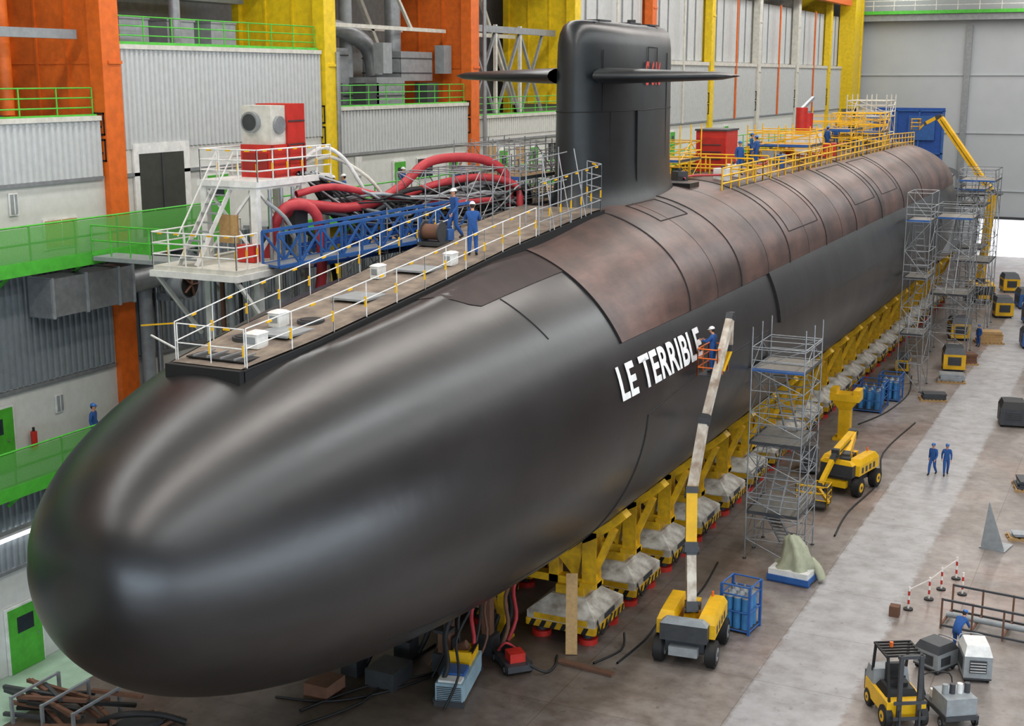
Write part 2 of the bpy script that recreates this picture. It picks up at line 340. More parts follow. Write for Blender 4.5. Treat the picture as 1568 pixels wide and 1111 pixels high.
def hullmat(name,c1,c2,scale,r0,r1,spec=.5,streak=.35):
    m=mat(name,c1,.45,scale=scale,col2=c2,noise=.1,detail=8,spec=spec)
    nt=m.node_tree;N=nt.nodes;L=nt.links;P=N["Principled BSDF"]
    tc=[n for n in N if n.type=='TEX_COORD'][0]; src=P.inputs["Base Color"].links[0].from_socket
    mp=N.new("ShaderNodeMapping");mp.inputs["Scale"].default_value=(1,.25,1.6);L.new(tc.outputs["Object"],mp.inputs[0])
    n5=N.new("ShaderNodeTexNoise");n5.inputs["Scale"].default_value=1.1;n5.inputs["Detail"].default_value=9;n5.inputs["Roughness"].default_value=.7;L.new(mp.outputs[0],n5.inputs["Vector"])
    rp=N.new("ShaderNodeValToRGB");L.new(n5.outputs["Fac"],rp.inputs[0]);rp.color_ramp.elements[0].position=.35;rp.color_ramp.elements[0].color=(.62,.6,.6,1);rp.color_ramp.elements[1].position=.7;rp.color_ramp.elements[1].color=(1.25,1.2,1.18,1)
    mx=N.new("ShaderNodeMix");mx.data_type='RGBA';mx.blend_type='MULTIPLY';mx.inputs[0].default_value=streak*2;L.new(src,mx.inputs[6]);L.new(rp.outputs[0],mx.inputs[7]);L.new(mx.outputs[2],P.inputs["Base Color"])
    n3=N.new("ShaderNodeTexNoise");n3.inputs["Scale"].default_value=.25;n3.inputs["Detail"].default_value=6;L.new(tc.outputs["Object"],n3.inputs["Vector"])
    mr=N.new("ShaderNodeMapRange");mr.inputs["To Min"].default_value=r0;mr.inputs["To Max"].default_value=r1;mr.inputs["From Min"].default_value=.3;mr.inputs["From Max"].default_value=.7;L.new(n3.outputs["Fac"],mr.inputs["Value"]);L.new(mr.outputs[0],P.inputs["Roughness"])
    n4=N.new("ShaderNodeTexNoise");n4.inputs["Scale"].default_value=1.2;n4.inputs["Detail"].default_value=3;L.new(tc.outputs["Object"],n4.inputs["Vector"])
    bp=N.new("ShaderNodeBump");bp.inputs["Strength"].default_value=.1;bp.inputs["Distance"].default_value=.08;L.new(n4.outputs["Fac"],bp.inputs["Height"]);L.new(bp.outputs["Normal"],P.inputs["Normal"])
    return m
hblack=hullmat("hull_black_coating","1d1c1d","121314",.2,.3,.38,.85,.3)
hbrown=hullmat("casing_brown_coating","6a4f47","40332f",.35,.4,.52,.55,.45)
hpatch=hullmat("dark_brown_coating","2e1f1c","221818",.8,.5,.6,.4,.2)
sailm=hullmat("sail_coating","1b2225","151a1d",.4,.33,.42,.6,.3)
seam=mat("seam_black","0a0a0a",.7); deckm=mat("deck_grey_brown","857869",.8,col2="6a6057",scale=1.5)
sub=bpy.data.objects.new("submarine",None); bpy.context.collection.objects.link(sub)
def grid(b,fn,us,vs_,m,closed=False,flip=False):
    vs=[];fs=[];n=len(vs_)
    for u in us:
        for v in vs_: vs.append(fn(u,v))
    for i in range(len(us)-1):
        for j in range(n if closed else n-1):
            f=(i*n+j,i*n+(j+1)%n,(i+1)*n+(j+1)%n,(i+1)*n+j); fs.append(f[::-1] if flip else f)
    b.add(vs,fs,m,True)
b=B()
Ys=[YB+LB*(i/60)**2.2 for i in range(61)]+[YB+LB+i*2 for i in range(1,34)]+[114+41*i/30 for i in range(31)]
Ys=sorted(set(round(y,4) for y in Ys))
grid(b,lambda Y,t:hp(Y,t),Ys,[2*pi*i/160 for i in range(160)],hblack,closed=True)
b.cyl((XA,153,ZA),(XA,157,ZA),2.2,dsteel,n=32,cap=False);b.cyl((XA,150,ZA),(XA,157.5,ZA),.6,dsteel,r1=.3,n=16)
for a in range(7): 
    t=a*2*pi/7; b.beam((XA,155,ZA),(XA+2.1*math.cos(t),155,ZA+2.1*math.sin(t)),.5,.08,dsteel)
for s in(-1,1): b.add([(XA+s*2,144,ZA-.15),(XA+s*7,148,ZA-.05),(XA+s*7,150,ZA-.05),(XA+s*1,151,ZA-.15),(XA+s*2,144,ZA+.15),(XA+s*7,148,ZA+.05),(XA+s*7,150,ZA+.05),(XA+s*1,151,ZA+.15)],[(0,1,2,3),(4,7,6,5),(0,4,5,1),(1,5,6,2),(2,6,7,3),(3,7,4,0)],hblack)
b.obj("pressure_hull",parent=sub)
b=B(); HY=[43+.5*i for i in range(24)]+[55+2*i for i in range(30)]+[115+i for i in range(27)]
grid(b,lambda Y,t:hump(Y,t),HY,[i/60 for i in range(61)],hbrown)
te=math.asin((ZE-ZA)/R0)
for t in(0,1): grid(b,lambda Y,v:hump(Y,t).lerp(hump(Y,t)-V((1 if t==0 else -1)*.14,0,.1),v),HY,[0,1],seam,flip=(t==1))
grid(b,lambda v,t:hump(43,t,-.12*v),[0,1],[i/60 for i in range(61)],seam)
b.obj("upper_casing",parent=sub)
b=B()
def fair(Y,t,off=.1): 
    a=math.asin((10.3-ZA)/R0);e=te+.0
    return hp(Y,a+(e-a)*t,off)
fy=[62+2*i for i in range(26)]
grid(b,lambda Y,t:fair(Y,t),fy,[i/10 for i in range(11)],hblack)
grid(b,lambda Y,v:fair(Y,0,.1*(1-v)),fy,[0,1],seam,flip=True);grid(b,lambda v,t:fair(62,t,.1*(1-v)),[1,0],[i/10 for i in range(11)],seam)
pts=[]
for i in range(21):
    Y=35.2+8.0*i/20; e=interp(Y,[(35.2,1.28),(36.6,1.0),(43.2,1.02)])
    pts.append((Y,1.33,e))
vs=[];fs=[]
for i,(Y,t0,t1) in enumerate(pts):
    for j in range(9): vs.append(hp(Y,t0+(t1-t0)*j/8,.02))
for i in range(20):
    for j in range(8): fs.append((i*9+j,i*9+j+1,i*9+10+j,i*9+9+j))
b.add(vs,fs,hpatch,True)
def seamline(b,pts,r=.03,m=seam): b.tube(pts,r,m,n=5,sub=2)
for Y in(50.3,57.5,66,74,82,90,98,106): seamline(b,[hump(Y,t/24,0) for t in range(0,25)],.045)
for Y in(54,62,70,78): seamline(b,[hump(Y,t/24*.5,-.008) for t in range(0,25)],.02)
for Y0,Y1,t0,t1 in[(67,73.2,.12,.36),(83,89,.12,.34),(53,56.5,.3,.4),(91.5,97,.12,.34)]:
    seamline(b,[hump(Y0,t0+(t1-t0)*i/8) for i in range(9)],.035);seamline(b,[hump(Y1,t0+(t1-t0)*i/8) for i in range(9)],.035)
    seamline(b,[hump(Y0+(Y1-Y0)*i/5,t1) for i in range(6)],.035);seamline(b,[hump(Y0+(Y1-Y0)*i/5,t0) for i in range(6)],.035)
seamline(b,[hp(44-2.2*math.sin(min(1,i/16)*1.5)*.6,.02-i*.08) for i in range(0,13)],.035)
seamline(b,[hp(44+i*.7,.02+.06*math.sin(min(1,i/8)*1.4)) for i in range(0,24)],.03)
seamline(b,[hp(38+i*.05,1.0-i*.03) for i in range(0,12)],.03)
seamline(b,[hp(30+i*1.2,-.75) for i in range(0,70)],.02)
b.obj("hull_panels_and_seams",parent=sub)
cu=bpy.data.curves.new("txt","FONT"); cu.body="LE TERRIBLE"; cu.size=1.62; cu.offset=.045; cu.space_character=1.06
to=bpy.data.objects.new("txt",cu); bpy.context.collection.objects.link(to); bpy.context.view_layer.update()
me=bpy.data.meshes.new_from_object(to.evaluated_get(bpy.context.evaluated_depsgraph_get()))
bm=bmesh.new();bm.from_mesh(me);bmesh.ops.triangulate(bm,faces=bm.faces[:]);bmesh.ops.subdivide_edges(bm,edges=[e for e in bm.edges if e.calc_length()>.3],cuts=2);bmesh.ops.triangulate(bm,faces=bm.faces[:])
xs=[v.co.x for v in bm.verts];ys=[v.co.y for v in bm.verts];x0,x1,y0,y1=min(xs),max(xs),min(ys),max(ys)
for v in bm.verts:
    Y=41.75+(v.co.x-x0)/(x1-x0)*8.7; z=10.85+(v.co.y-y0)/(y1-y0)*1.15; th=math.asin((z-ZA)/rad(Y)); v.co=hp(Y,th,.05)
bm.to_mesh(me);bm.free(); me.materials.append(mat("white_lettering","f2f2f0",.5)); inst("hull_name_lettering",me,parent=sub); bpy.data.objects.remove(to)
b=B(); dy=[27.2+i for i in range(0,24)]
def dw(Y): return interp(Y,[(27,1.1),(30,1.45),(36,1.6),(50,1.8)])
for m,z,e in((seam,0.0,.12),(deckm,.05,0)):
    grid(b,lambda Y,v:Vector((XA+(v*2-1)*(dw(Y)+e),Y-(.12 if e and Y<28 else 0),zdeck(Y)+z+.02)),dy,[0,.5,1],m,flip=True)
for s in(-1,1): grid(b,lambda Y,v:Vector((XA+s*(dw(Y)+.12),Y,zdeck(Y)+.04-v*.35)),dy,[0,1],seam,flip=(s<0))
b.bb((XA-1.22,27.0,13.9),(XA+1.22,27.2,14.37),seam)
for Y in(30.5,34.5,38.2): b.box((XA+.2,Y,zdeck(Y)+.1),(1.2,1.6,.06),greyp); 
for x,y in((.3,31.6),(-.5,29.6)): b.cyl((XA+x,y,zdeck(y)),(XA+x,y,zdeck(y)+.15),.4,dsteel,n=20);b.cyl((XA+x,y,zdeck(y)+.15),(XA+x,y,zdeck(y)+.17),.32,blackm,n=20)
b.box((XA,28.0,zdeck(28)+.08),(1.9,.9,.04),blackm)
for i in range(4): b.box((XA-.7+i*.45,28.0,zdeck(28)+.12),(.06,.9,.06),steel)
b.obj("foredeck_casing",parent=sub)
b=B(); HW=1.3
def plan(n=64):
    P=[]
    for i in range(n):
        a=2*pi*i/n; c=math.cos(a);s=math.sin(a)
        if c<0: y=54.4+3.6*c; x=HW*math.copysign(abs(s)**.75,s)
        else: y=54.4+8.0*c; x=HW*math.copysign(abs(s)**.62,s)*(1-.25*c*c)
        P.append((x,y))
    return P
PL=plan()
def sec(z,ins,fl=0):
    out=[]
    for x,y in PL:
        cx=1-ins/HW; cy=1-ins/5.5
        out.append((XA+x*max(.02,cx)*(1+fl*.35),56.6+(y-56.6)*cy*(1+fl*.08),z))
    return out
S=[sec(16.2,0,1),sec(16.7,0,.55),sec(17.0,0,.25),sec(17.5,0,.08),sec(18.2,0,0),sec(20,0.02,0),sec(22,.04,0),sec(23.1,.07,0),sec(23.55,.15),sec(23.85,.3),sec(24.03,.55),sec(24.1,.9),sec(24.12,1.25)]
vs=[v for s in S for v in s];n=64
b.add(vs,[(i*n+j,i*n+(j+1)%n,(i+1)*n+(j+1)%n,(i+1)*n+j) for i in range(len(S)-1) for j in range(n)],sailm,True)
b.add(S[-1],[tuple(range(n))],sailm,False)
def ringz(z,e=.01): 
    q=[(XA+x*(1+e),56.6+(y-56.6)*(1+e*.3),z) for x,y in PL]; return q+q[:1]
b.tube(ringz(20.4,-.01),.022,seam,n=5,sub=1)
def sx(y):
    c=(y-54.4)/8.0 if y>54.4 else (54.4-y)/3.6; s=math.sqrt(max(0,1-c*c)); return HW*(s**.62*(1-.25*c*c) if y>54.4 else s**.75)
def sailline(p,r=.02): b.tube([(XA+sx(y)*.985,y,z) for y,z in p],r,seam,n=5,sub=1)
b.beam((XA+sx(55.3)-.01,55.3,17.3),(XA+sx(55.3)-.03,55.3,20.4),.05,.16,seam)
sailline([(52.6,17.4),(52.6,20.4)]);sailline([(52.0,20.4),(52.0,22.9)]);sailline([(60.2,17.6),(60.2,22.9)]);sailline([(56.8,22.4),(56.8,23.1),(58.2,23.1),(58.2,22.4)],.018)
for y in(53.6,57.2,59.6): b.box((XA,y,24.13),(.9,1.3,.06),dsteel)
for y in(52.3,53.0): b.box((XA+.35,y,23.98),(.5,.5,.12),glass);b.box((XA-.35,y,23.98),(.5,.5,.12),glass)
b.cyl((XA-.3,58.6,24.1),(XA-.3,58.6,24.35),.2,dsteel)
b.bb((XA-1.5,62.2,16.4),(XA+1.5,63.6,16.75),hblack); 
b.obj("sail",parent=sub)
b=B()
for s in(-1,1):
    n=16;sec_=[]
    for k,(xo,yl,ch,th_) in enumerate([(1.0,50.9,4.6,.5),(1.9,50.95,4.4,.46),(5.7,52.1,2.6,.24),(6.1,52.5,2.0,.12),(6.2,52.9,1.3,.03)]):
        for i in range(n):
            a=2*pi*i/n; c=(1-math.cos(a))/2; t=th_*.5*math.sin(a)*(1.25*(1-c)**.5 if c<1 else 0)*1.4
            sec_.append((XA+s*xo,yl+c*ch,21.85+t))
    b.add(sec_,[(k*n+i,k*n+(i+1)%n,(k+1)*n+(i+1)%n,(k+1)*n+i) for k in range(4) for i in range(n)],sailm,True)
b.obj("sail_planes",parent=sub)
cu=bpy.data.curves.new("txt","FONT"); cu.body="S 616"; cu.size=1.15; cu.offset=.03; to=bpy.data.objects.new("txt",cu); bpy.context.collection.objects.link(to); bpy.context.view_layer.update()
me=bpy.data.meshes.new_from_object(to.evaluated_get(bpy.context.evaluated_depsgraph_get()))
for v in me.vertices: y=56.3+v.co.x*.95; v.co=Vector((XA+sx(y)+.04,y,21.5+v.co.y*1.2))
me.materials.append(mat("red_lettering","cc3a2e",.6)); inst("sail_number",me,parent=sub); bpy.data.objects.remove(to)
# ---------------------------------------------------------------- cradles & trolleys
def trolley_mesh():
    b=B(); W,Lg=2.9,3.1
    b.bb((-W/2,-Lg/2,.5),(W/2,Lg/2,1.1),lwhite); b.frus((0,0,1.1),(W,Lg),(1.5,1.6),.55,lwhite); b.bb((-.6,-.65,1.65),(.6,.65,2.0),cyel)
    b.bb((-W/2+.3,-Lg/2-.01,.82),(W/2-.3,-Lg/2,1.05),cyel)
    for s in(-1,1):
        b.bb((s*W/2,-Lg/2,.5),(s*(W/2+.05),Lg/2,.78),cyel);b.bb((-W/2,s*Lg/2,.5),(W/2,s*(Lg/2+.05),.78),cyel)
        for i in range(7):
            y=-Lg/2+.1+i*.44; x=s*(W/2+.055)
            b.add([(x,y,.5),(x,y+.2,.5),(x,y+.34,.78),(x,y+.14,.78)],[(0,1,2,3)],blackm)
        for i in range(6):
            x=-W/2+.1+i*.45;y=s*(Lg/2+.055)
            b.add([(x,y,.5),(x+.2,y,.5),(x+.34,y,.78),(x+.14,y,.78)],[(0,1,2,3)],blackm)
        for t in(-1,1):
            b.cyl((s*1.0,t*1.1,.0),(s*1.0,t*1.1,.22),.4,red,n=18); b.cyl((s*1.0,t*1.1,.22),(s*1.0,t*1.1,.5),.22,dsteel,n=12)
    b.beam((W/2+.02,-.5,.95),(W/2+.02,.5,.95),.04,.2,dsteel)
    b.tube([(1.3,-.9,1.0),(1.5,-1.3,.95),(1.62,-1.2,.5),(1.55,-.6,.45),(1.5,.2,.8)],.04,blackm)
    return b
def cradle_mesh():
    b=B()
    for s in(-1,1):
        for i in range(12):
            a0=-pi/2+s*(.12+i*.056);a1=-pi/2+s*(.12+(i+1)*.056)
            p=[(r*math.cos(a),y,ZA+r*math.sin(a)) for y in(-.28,.28) for a,r in((a0,6.29),(a1,6.29),(a1,6.6),(a0,6.6))]
            b.add(p,[(0,1,2,3),(7,6,5,4),(0,4,5,1),(1,5,6,2),(2,6,7,3),(3,7,4,0)],cyel)
        b.bb((s*3.15-.2,-.25,2.2),(s*3.15+.2,.25,4.2),cyel); b.bb((s*3.15-.35,-.4,2.0),(s*3.15+.35,.4,2.2),cyel)
        for y in(-.25,.25): b.bb((s*3.15-.3,y-.03,2.2),(s*3.15+.3,y+.03,4.3),cyel)
        b.bb((s*1.6-.2,-.25,2.0),(s*1.6+.2,.25,3.3),cyel)
        b.beam((s*3.3,0,2.6),(s*4.1,0,4.5),.3,.25,cyel)
        b.add([(s*2.6,-.2,2.2),(s*1.6,-.2,3.3),(s*2.9,-.2,3.8),(s*2.6,.2,2.2),(s*1.6,.2,3.3),(s*2.9,.2,3.8)],[(0,1,2),(5,4,3),(0,3,4,1),(1,4,5,2),(2,5,3,0)],cyel)
    b.bb((-3.5,-.25,2.0),(3.5,.25,2.3),cyel)
    return b
tm=trolley_mesh(); cm=cradle_mesh()
tme=cme=None
for i in range(21):
    Y=46.5+i*4.4
    for s in(-1,1):
        if tme is None: tme=tm.obj("transport_trolley",(XA+s*2.4,Y,0)).data
        else: inst("transport_trolley",tme,(XA+s*2.4,Y,0))
    if cme is None: cme=cm.obj("keel_cradle",(XA,Y-.2,0)).data
    else: inst("keel_cradle",cme,(XA,Y-.2,0))
b=B(); b.bb((-.35,-.35,0),(.35,.35,.12),cyel); b.bb((-.16,-.16,.1),(.16,.16,2.3),cyel); b.bb((-.3,-.3,2.3),(.3,.3,2.5),cyel); b.beam((0,0,.4),(-.8,.6,1.6),.1,.1,cyel); b.cyl((0,0,2.5),(0,0,3.3),.15,steel)
b.obj("support_stand",(-22.0,44.3,0))
b=B(); b.beam((-18.9,44.0,.02),(-19.25,44.8,3.0),.45,.06,wood); b.obj("leaning_plank")
b=B(); b.box((-17.9,43.1,.06),(2.3,.3,.1),brownm,rz=-.1); b.obj("floor_plank")
# ---------------------------------------------------------------- people
def skinmesh(vs,es,rs,sub=1):
    me=bpy.data.meshes.new("t");me.from_pydata([tuple(v) for v in vs],es,[]);o=bpy.data.objects.new("t",me);bpy.context.collection.objects.link(o)
    md=o.modifiers.new("s","SKIN")
    for i,r in enumerate(rs):
        sv=me.skin_vertices[0].data[i]; sv.radius=(r,r) if not isinstance(r,tuple) else r; sv.use_root=(i==0)
    sd=o.modifiers.new("d","SUBSURF");sd.levels=sub
    bpy.context.view_layer.update(); e=o.evaluated_get(bpy.context.evaluated_depsgraph_get()); m=e.to_mesh()
    V_=[v.co.copy() for v in m.vertices];F=[tuple(p.vertices) for p in m.polygons]; e.to_mesh_clear(); bpy.data.objects.remove(o); return V_,F
def person(J,helm=helmw):
    b=B()
    g=lambda k:Vector(J[k])
    order=["pel","spi","che","nec"]; vs=[g(k) for k in order];rs=[(.155,.12),(.15,.115),(.175,.125),.062]; es=[(0,1),(1,2),(2,3)]
    for s in "LR":
        i=len(vs); vs+=[g("sh"+s),g("el"+s),g("wr"+s)];rs+=[.078,.056,.042];es+=[(2,i),(i,i+1),(i+1,i+2)]
        i=len(vs); vs+=[g("hi"+s),g("kn"+s),g("an"+s)];rs+=[.105,.08,.06];es+=[(0,i),(i,i+1),(i+1,i+2)]
    a,f=skinmesh(vs,es,rs,2); b.add(a,f,coverall,True)
    for s in "LR":
        an=g("an"+s);to=g("to"+s); d=(to-an); d.z=0; d=d.normalized()
        a,f=skinmesh([an+V(0,0,.03),an+V(0,0,-.035),an+d*.1+V(0,0,-.045),to],[(0,1),(1,2),(2,3)],[.058,.055,.05,.04],1); b.add(a,f,boot,True)
        el=g("el"+s);wr=g("wr"+s); d=(wr-el).normalized(); sd=1 if s=="L" else -1
        lat=d.cross(Vector((sd,0,0))); lat=lat.normalized() if lat.length>.1 else Vector((0,1,0)); nrm=d.cross(lat).normalized()
        a,f=skinmesh([wr-d*.02,wr+d*.04,wr+d*.085],[(0,1),(1,2)],[(.028,.024),(.036,.018),(.038,.016)],1); b.add(a,f,skin,True)
        for k,(o,l) in enumerate([(-.027,.065),(-.009,.078),(.009,.072),(.027,.055)]):
            p=wr+d*.08+lat*o; q=p+d*l*.5+nrm*.006; r=q+d*l*.4+nrm*.022*sd
            a,f=skinmesh([p,q,r],[(0,1),(1,2)],[.010,.009,.008],1); b.add(a,f,skin,True)
        p=wr+d*.03+lat*-.03; a,f=skinmesh([p,p+d*.03-lat*.025,p+d*.06-lat*.03],[(0,1),(1,2)],[.013,.011,.009],1); b.add(a,f,skin,True)
    nk=g("nec");hd=Vector(J.get("hdir",(0,1,0))).normalized(); tilt=Vector(J.get("up",(0,0,1))).normalized()
    x=hd.cross(tilt).normalized(); hd=tilt.cross(x).normalized()
    M=Matrix((( x.x,hd.x,tilt.x,0),(x.y,hd.y,tilt.y,0),(x.z,hd.z,tilt.z,0),(0,0,0,1)));M=Matrix.Translation(nk)@M
    b.cyl(nk-V(0,0,.03),M@V(0,.015,.08),.055,skin,n=12)
    b.sph((0,.02,.155),(.076,.095,.115),skin,n=16,M=M); b.sph((0,.045,.085),(.05,.055,.05),skin,n=12,M=M)
    b.sph((0,.118,.145),(.013,.02,.022),skin,n=8,M=M); b.sph((0,.1,.1),(.026,.012,.007),mat("lips","9a5a4c",.6),n=8,M=M)
    for s in(-1,1): b.sph((s*.03,.103,.17),(.013,.01,.009),glass,n=8,M=M); b.sph((s*.078,.02,.15),(.012,.022,.032),skin,n=8,M=M)
    b.sph((0,-.008,.17),(.082,.092,.105),hair,n=14,M=M)
    b.sph((0,.012,.2),(.105,.128,.115),helm,n=18,M=M,zmin=0.0); b.sph((0,.07,.2),(.1,.12,.012),helm,n=16,M=M)
    return b
ST=dict(pel=(0,0,.95),spi=(0,0,1.14),che=(0,0,1.36),nec=(0,.01,1.5),shL=(.18,0,1.42),elL=(.24,-.03,1.14),wrL=(.25,.07,.9),shR=(-.18,0,1.42),elR=(-.24,-.03,1.14),wrR=(-.24,.09,.9),
 hiL=(.09,0,.9),knL=(.11,.03,.5),anL=(.12,-.02,.1),toL=(.14,.15,.04),hiR=(-.09,0,.9),knR=(-.1,.02,.5),anR=(-.11,0,.1),toR=(-.13,.17,.04))
REACH=dict(ST,elL=(.24,.15,1.2),wrL=(.17,.4,1.22),elR=(-.24,.15,1.22),wrR=(-.15,.4,1.25),up=(0,.25,1))
WALK=dict(ST,knL=(.1,.16,.52),anL=(.1,.2,.11),toL=(.11,.37,.05),knR=(-.1,-.02,.5),anR=(-.1,-.28,.14),toR=(-.11,-.13,.04),elL=(.24,-.1,1.15),wrL=(.24,-.02,.9),elR=(-.24,.04,1.15),wrR=(-.22,.22,.94))
BEND=dict(ST,pel=(0,-.1,.85),spi=(0,.02,1.0),che=(0,.2,1.15),nec=(0,.33,1.23),shL=(.18,.25,1.18),elL=(.22,.38,.95),wrL=(.15,.55,.8),shR=(-.18,.25,1.18),elR=(-.22,.36,.93),wrR=(-.15,.52,.78),hiL=(.09,-.1,.82),hiR=(-.09,-.1,.82),knL=(.12,.08,.48),knR=(-.12,.06,.48),up=(0,.6,1))
PM={}
def worker(kind,loc,rz,helm=0):
    k=(kind,helm)
    if k not in PM:
        o=person({"st":ST,"re":REACH,"wa":WALK,"be":BEND}[kind],(helmw,helmb)[helm]).obj("worker",loc,rz); PM[k]=o.data; o.scale=(1.03,)*3
    else: o=inst("worker",PM[k],loc,rz); o.scale=(1.03,)*3
worker("re",(XA+1.0,40.4,zdeck(40.4)+.07),.5)
worker("wa",(-10.2,74.7,.0),pi-.3,1);worker("wa",(-9.5,74.9,.0),pi+.2,1)
worker("st",(-36.1,37.4,7.75),-1.2,1)
worker("st",(-35.9,54.0,15.35),-2.0);worker("st",(-35.9,55.0,15.35),2.0);worker("st",(-35.9,60.6,15.35),-1.6);worker("st",(-35.9,67,15.35),3)
worker("be",(-5.6,51.0,0),-.4,1);worker("st",(-12.6,114,0),2.5,1);worker("wa",(XA-.9,42.6,zdeck(42.6)+.07),2.6)
# ---------------------------------------------------------------- boom lifts
def boomlift(name,base,rz,boom,basket,bodym=greyp,bw=.8,bl=1.4):
    b=B(); M=Matrix.Translation(base)@Matrix.Rotation(rz,4,'Z'); c=B()
    c.bb((-.75,-1.4,.6),(.75,1.4,1.0),dsteel); c.bb((-.55,-1.75,.5),(.55,-1.4,.85),bodym);c.bb((-.5,1.4,.5),(.5,1.7,.8),yellow)
    for sx_ in(-1,1):
        for sy in(-1,1): c.wheel((sx_*1.0,sy*1.15,.52),.52,.42,bodym)
        c.beam((0,sx_*1.15,.55),(sx_*.9,sx_*1.15,.55),.15,.2,dsteel);c.beam((0,-sx_*1.15,.55),(sx_*.9,-sx_*1.15,.55),.15,.2,dsteel)
    c.cyl((0,0,.95),(0,0,1.15),.55,dsteel,n=20)
    for s in(-1,1):
        c.bb((s*.4,-1.3,1.15),(s*1.12,1.3,1.7),yellow); c.frus((s*.76,0,1.7),(.72,2.6),(.5,2.1),.3,yellow)
        for k in range(4): c.bb((s*1.12,-1.0+k*.5,1.25),(s*1.13,-.75+k*.5,1.55),dsteel)
    c.bb((-.9,-1.75,1.1),(.9,-1.3,1.75),dsteel);c.frus((0,-1.52,1.75),(1.8,.45),(1.4,.25),.2,bodym)
    c.bb((-.22,-.6,1.15),(.22,.6,2.0),yellow); c.cyl((-.3,0,1.9),(.3,0,1.9),.16,dsteel,n=12)
    c.cyl((.6,.9,2.0),(.6,.9,2.2),.05,orange)
    b.mats=c.mats;b.v=[M@v for v in c.v];b.f=c.f;b.m=c.m;b.s=c.s
    for i,(p,q,w,m) in enumerate(boom):
        p=Vector(p);q=Vector(q);d=(q-p).normalized();L=(q-p).length
        b.beam(p,q,w,w*1.15,m); b.beam(p-d*.05,p+d*.35,w*1.2,w*1.35,dsteel); b.beam(q-d*.25,q,w*1.12,w*1.28,dsteel)
        s=d.cross(V(0,0,1)).normalized()
        b.cyl(p-s*w*.75,p+s*w*.75,w*.35,dsteel,n=12)
        if L>3: b.tube([p+d*.5-s*w*.55,p+d*L*.5-s*w*.65,p+d*(L-.4)-s*w*.55],.03,blackm,n=6)
    p,q=Vector(boom[0][0]),Vector(boom[0][1]); b.cyl(p+V(.0,.5,-.3),p.lerp(q,.4)+V(0,.25,0),.07,steel)
    x,y,z=basket; w,l,h=bw,bl,1.1
    b.bb((x-w/2,y-l/2,z),(x+w/2,y+l/2,z+.06),dsteel)
    b.rail([(x-w/2,y-l/2,z),(x+w/2,y-l/2,z),(x+w/2,y+l/2,z),(x-w/2,y+l/2,z),(x-w/2,y-l/2,z)],orange if bodym is greyp else yellow,h=h,sp=.7,r=.028,n=3)
    b.bb((x+w/2-.2,y-.3,z+.8),(x+w/2,y+.2,z+1.1),dsteel)
    b.beam(boom[-1][1],(x+w/2,y,z+.15),.14,.14,yellow)
    b.obj(name)
boomlift("boom_lift",V(-14.85,46.4,0),.12,[((-14.75,45.9,1.9),(-15.0,46.4,4.2),.36,boomw),((-15.0,46.4,4.1),(-15.2,46.9,6.5),.42,yellow),((-15.2,46.85,6.1),(-15.15,48.1,8.9),.32,boomw),((-15.15,48.1,8.7),(-14.85,50.2,12.7),.26,boomw),((-14.85,50.25,12.7),(-14.85,50.2,11.2),.16,boomw)],(-15.42,49.8,10.3))
worker("re",(-15.42,49.75,10.36),1.5)
boomlift("boom_lift",V(-13.9,70.2,0),-.2,[((-13.9,69.0,2.0),(-14.1,71.8,2.7),.4,yellow),((-14.1,71.8,2.7),(-14.3,68.2,2.4),.34,yellow),((-14.3,68.2,2.3),(-14.7,66.6,.9),.22,yellow)],(-14.8,65.9,.25),bodym=yellow,bw=1.6,bl=1.0)
boomlift("boom_lift",V(-15.5,138,0),.4,[((-15.5,137.5,2),(-15,138.5,10.8),.6,yellow),((-15,138.5,10.6),(-20.8,140,18),.5,yellow),((-20.8,140,18),(-22.2,140,17.2),.3,yellow)],(-23,140,16.6),bodym=yellow)
# ---------------------------------------------------------------- scaffolds
def scaffold(name,x0,x1,y0,y1,z0,z1,nx,ny,dz,plats,m=steel,stair=True,r=.035,pm=wood):
    b=B(); xs=[x0+(x1-x0)*i/nx for i in range(nx+1)];ys=[y0+(y1-y0)*i/ny for i in range(ny+1)]
    for x in xs:
        for y in ys: b.cyl((x,y,z0),(x,y,z1),r,m,n=6); b.cyl((x,y,z0),(x,y,z0+.05),.09,dsteel,n=8)
    z=z0+dz;k=0
    while z<z1+.01:
        for x in xs: b.cyl((x,y0,z),(x,y1,z),r*.8,m,n=6)
        for y in ys: b.cyl((x0,y,z),(x1,y,z),r*.8,m,n=6)
        for x in(x0,x1):
            for j in range(ny):
                a,c=(ys[j],ys[j+1]) if (k+j)%2 else (ys[j+1],ys[j]); b.cyl((x,a,z-dz),(x,c,z),r*.7,m,n=6)
        for y in(y0,y1):
            a,c=(x0,x1) if k%2 else (x1,x0); b.cyl((a,y,z-dz),(c,y,z),r*.7,m,n=6)
        z+=dz;k+=1
    for p in plats:
        b.bb((x0,y0,p),(x1,y1,p+.06),pm); b.bb((x0-.02,y0-.02,p),(x0,y1,p+.15),dsteel);b.bb((x0,y0-.02,p),(x1,y0,p+.15),bluep if p==max(plats) else dsteel);b.bb((x1,y0-.02,p),(x1+.02,y1,p+.15),dsteel)
        b.rail([(x0,y0,p),(x1,y0,p),(x1,y1,p),(x0,y1,p)],m,h=1.0,sp=2,r=r*.8)
    if stair:
        zz=[z0]+sorted(plats)
        for i,(a,c) in enumerate(zip(zz,zz[1:])):
            ya,yb=(y0+.2,y1-.2) if i%2 else (y1-.2,y0+.2); xm=(x0+x1)/2
            for dx in(-.3,.3): b.beam((xm+dx,ya,a),(xm+dx,yb,c),.05,.15,steel)
            for t in range(8): q=V(xm,ya,a).lerp(V(xm,yb,c),(t+.5)/8); b.box(q,(.6,.22,.03),steel)
    b.obj(name)
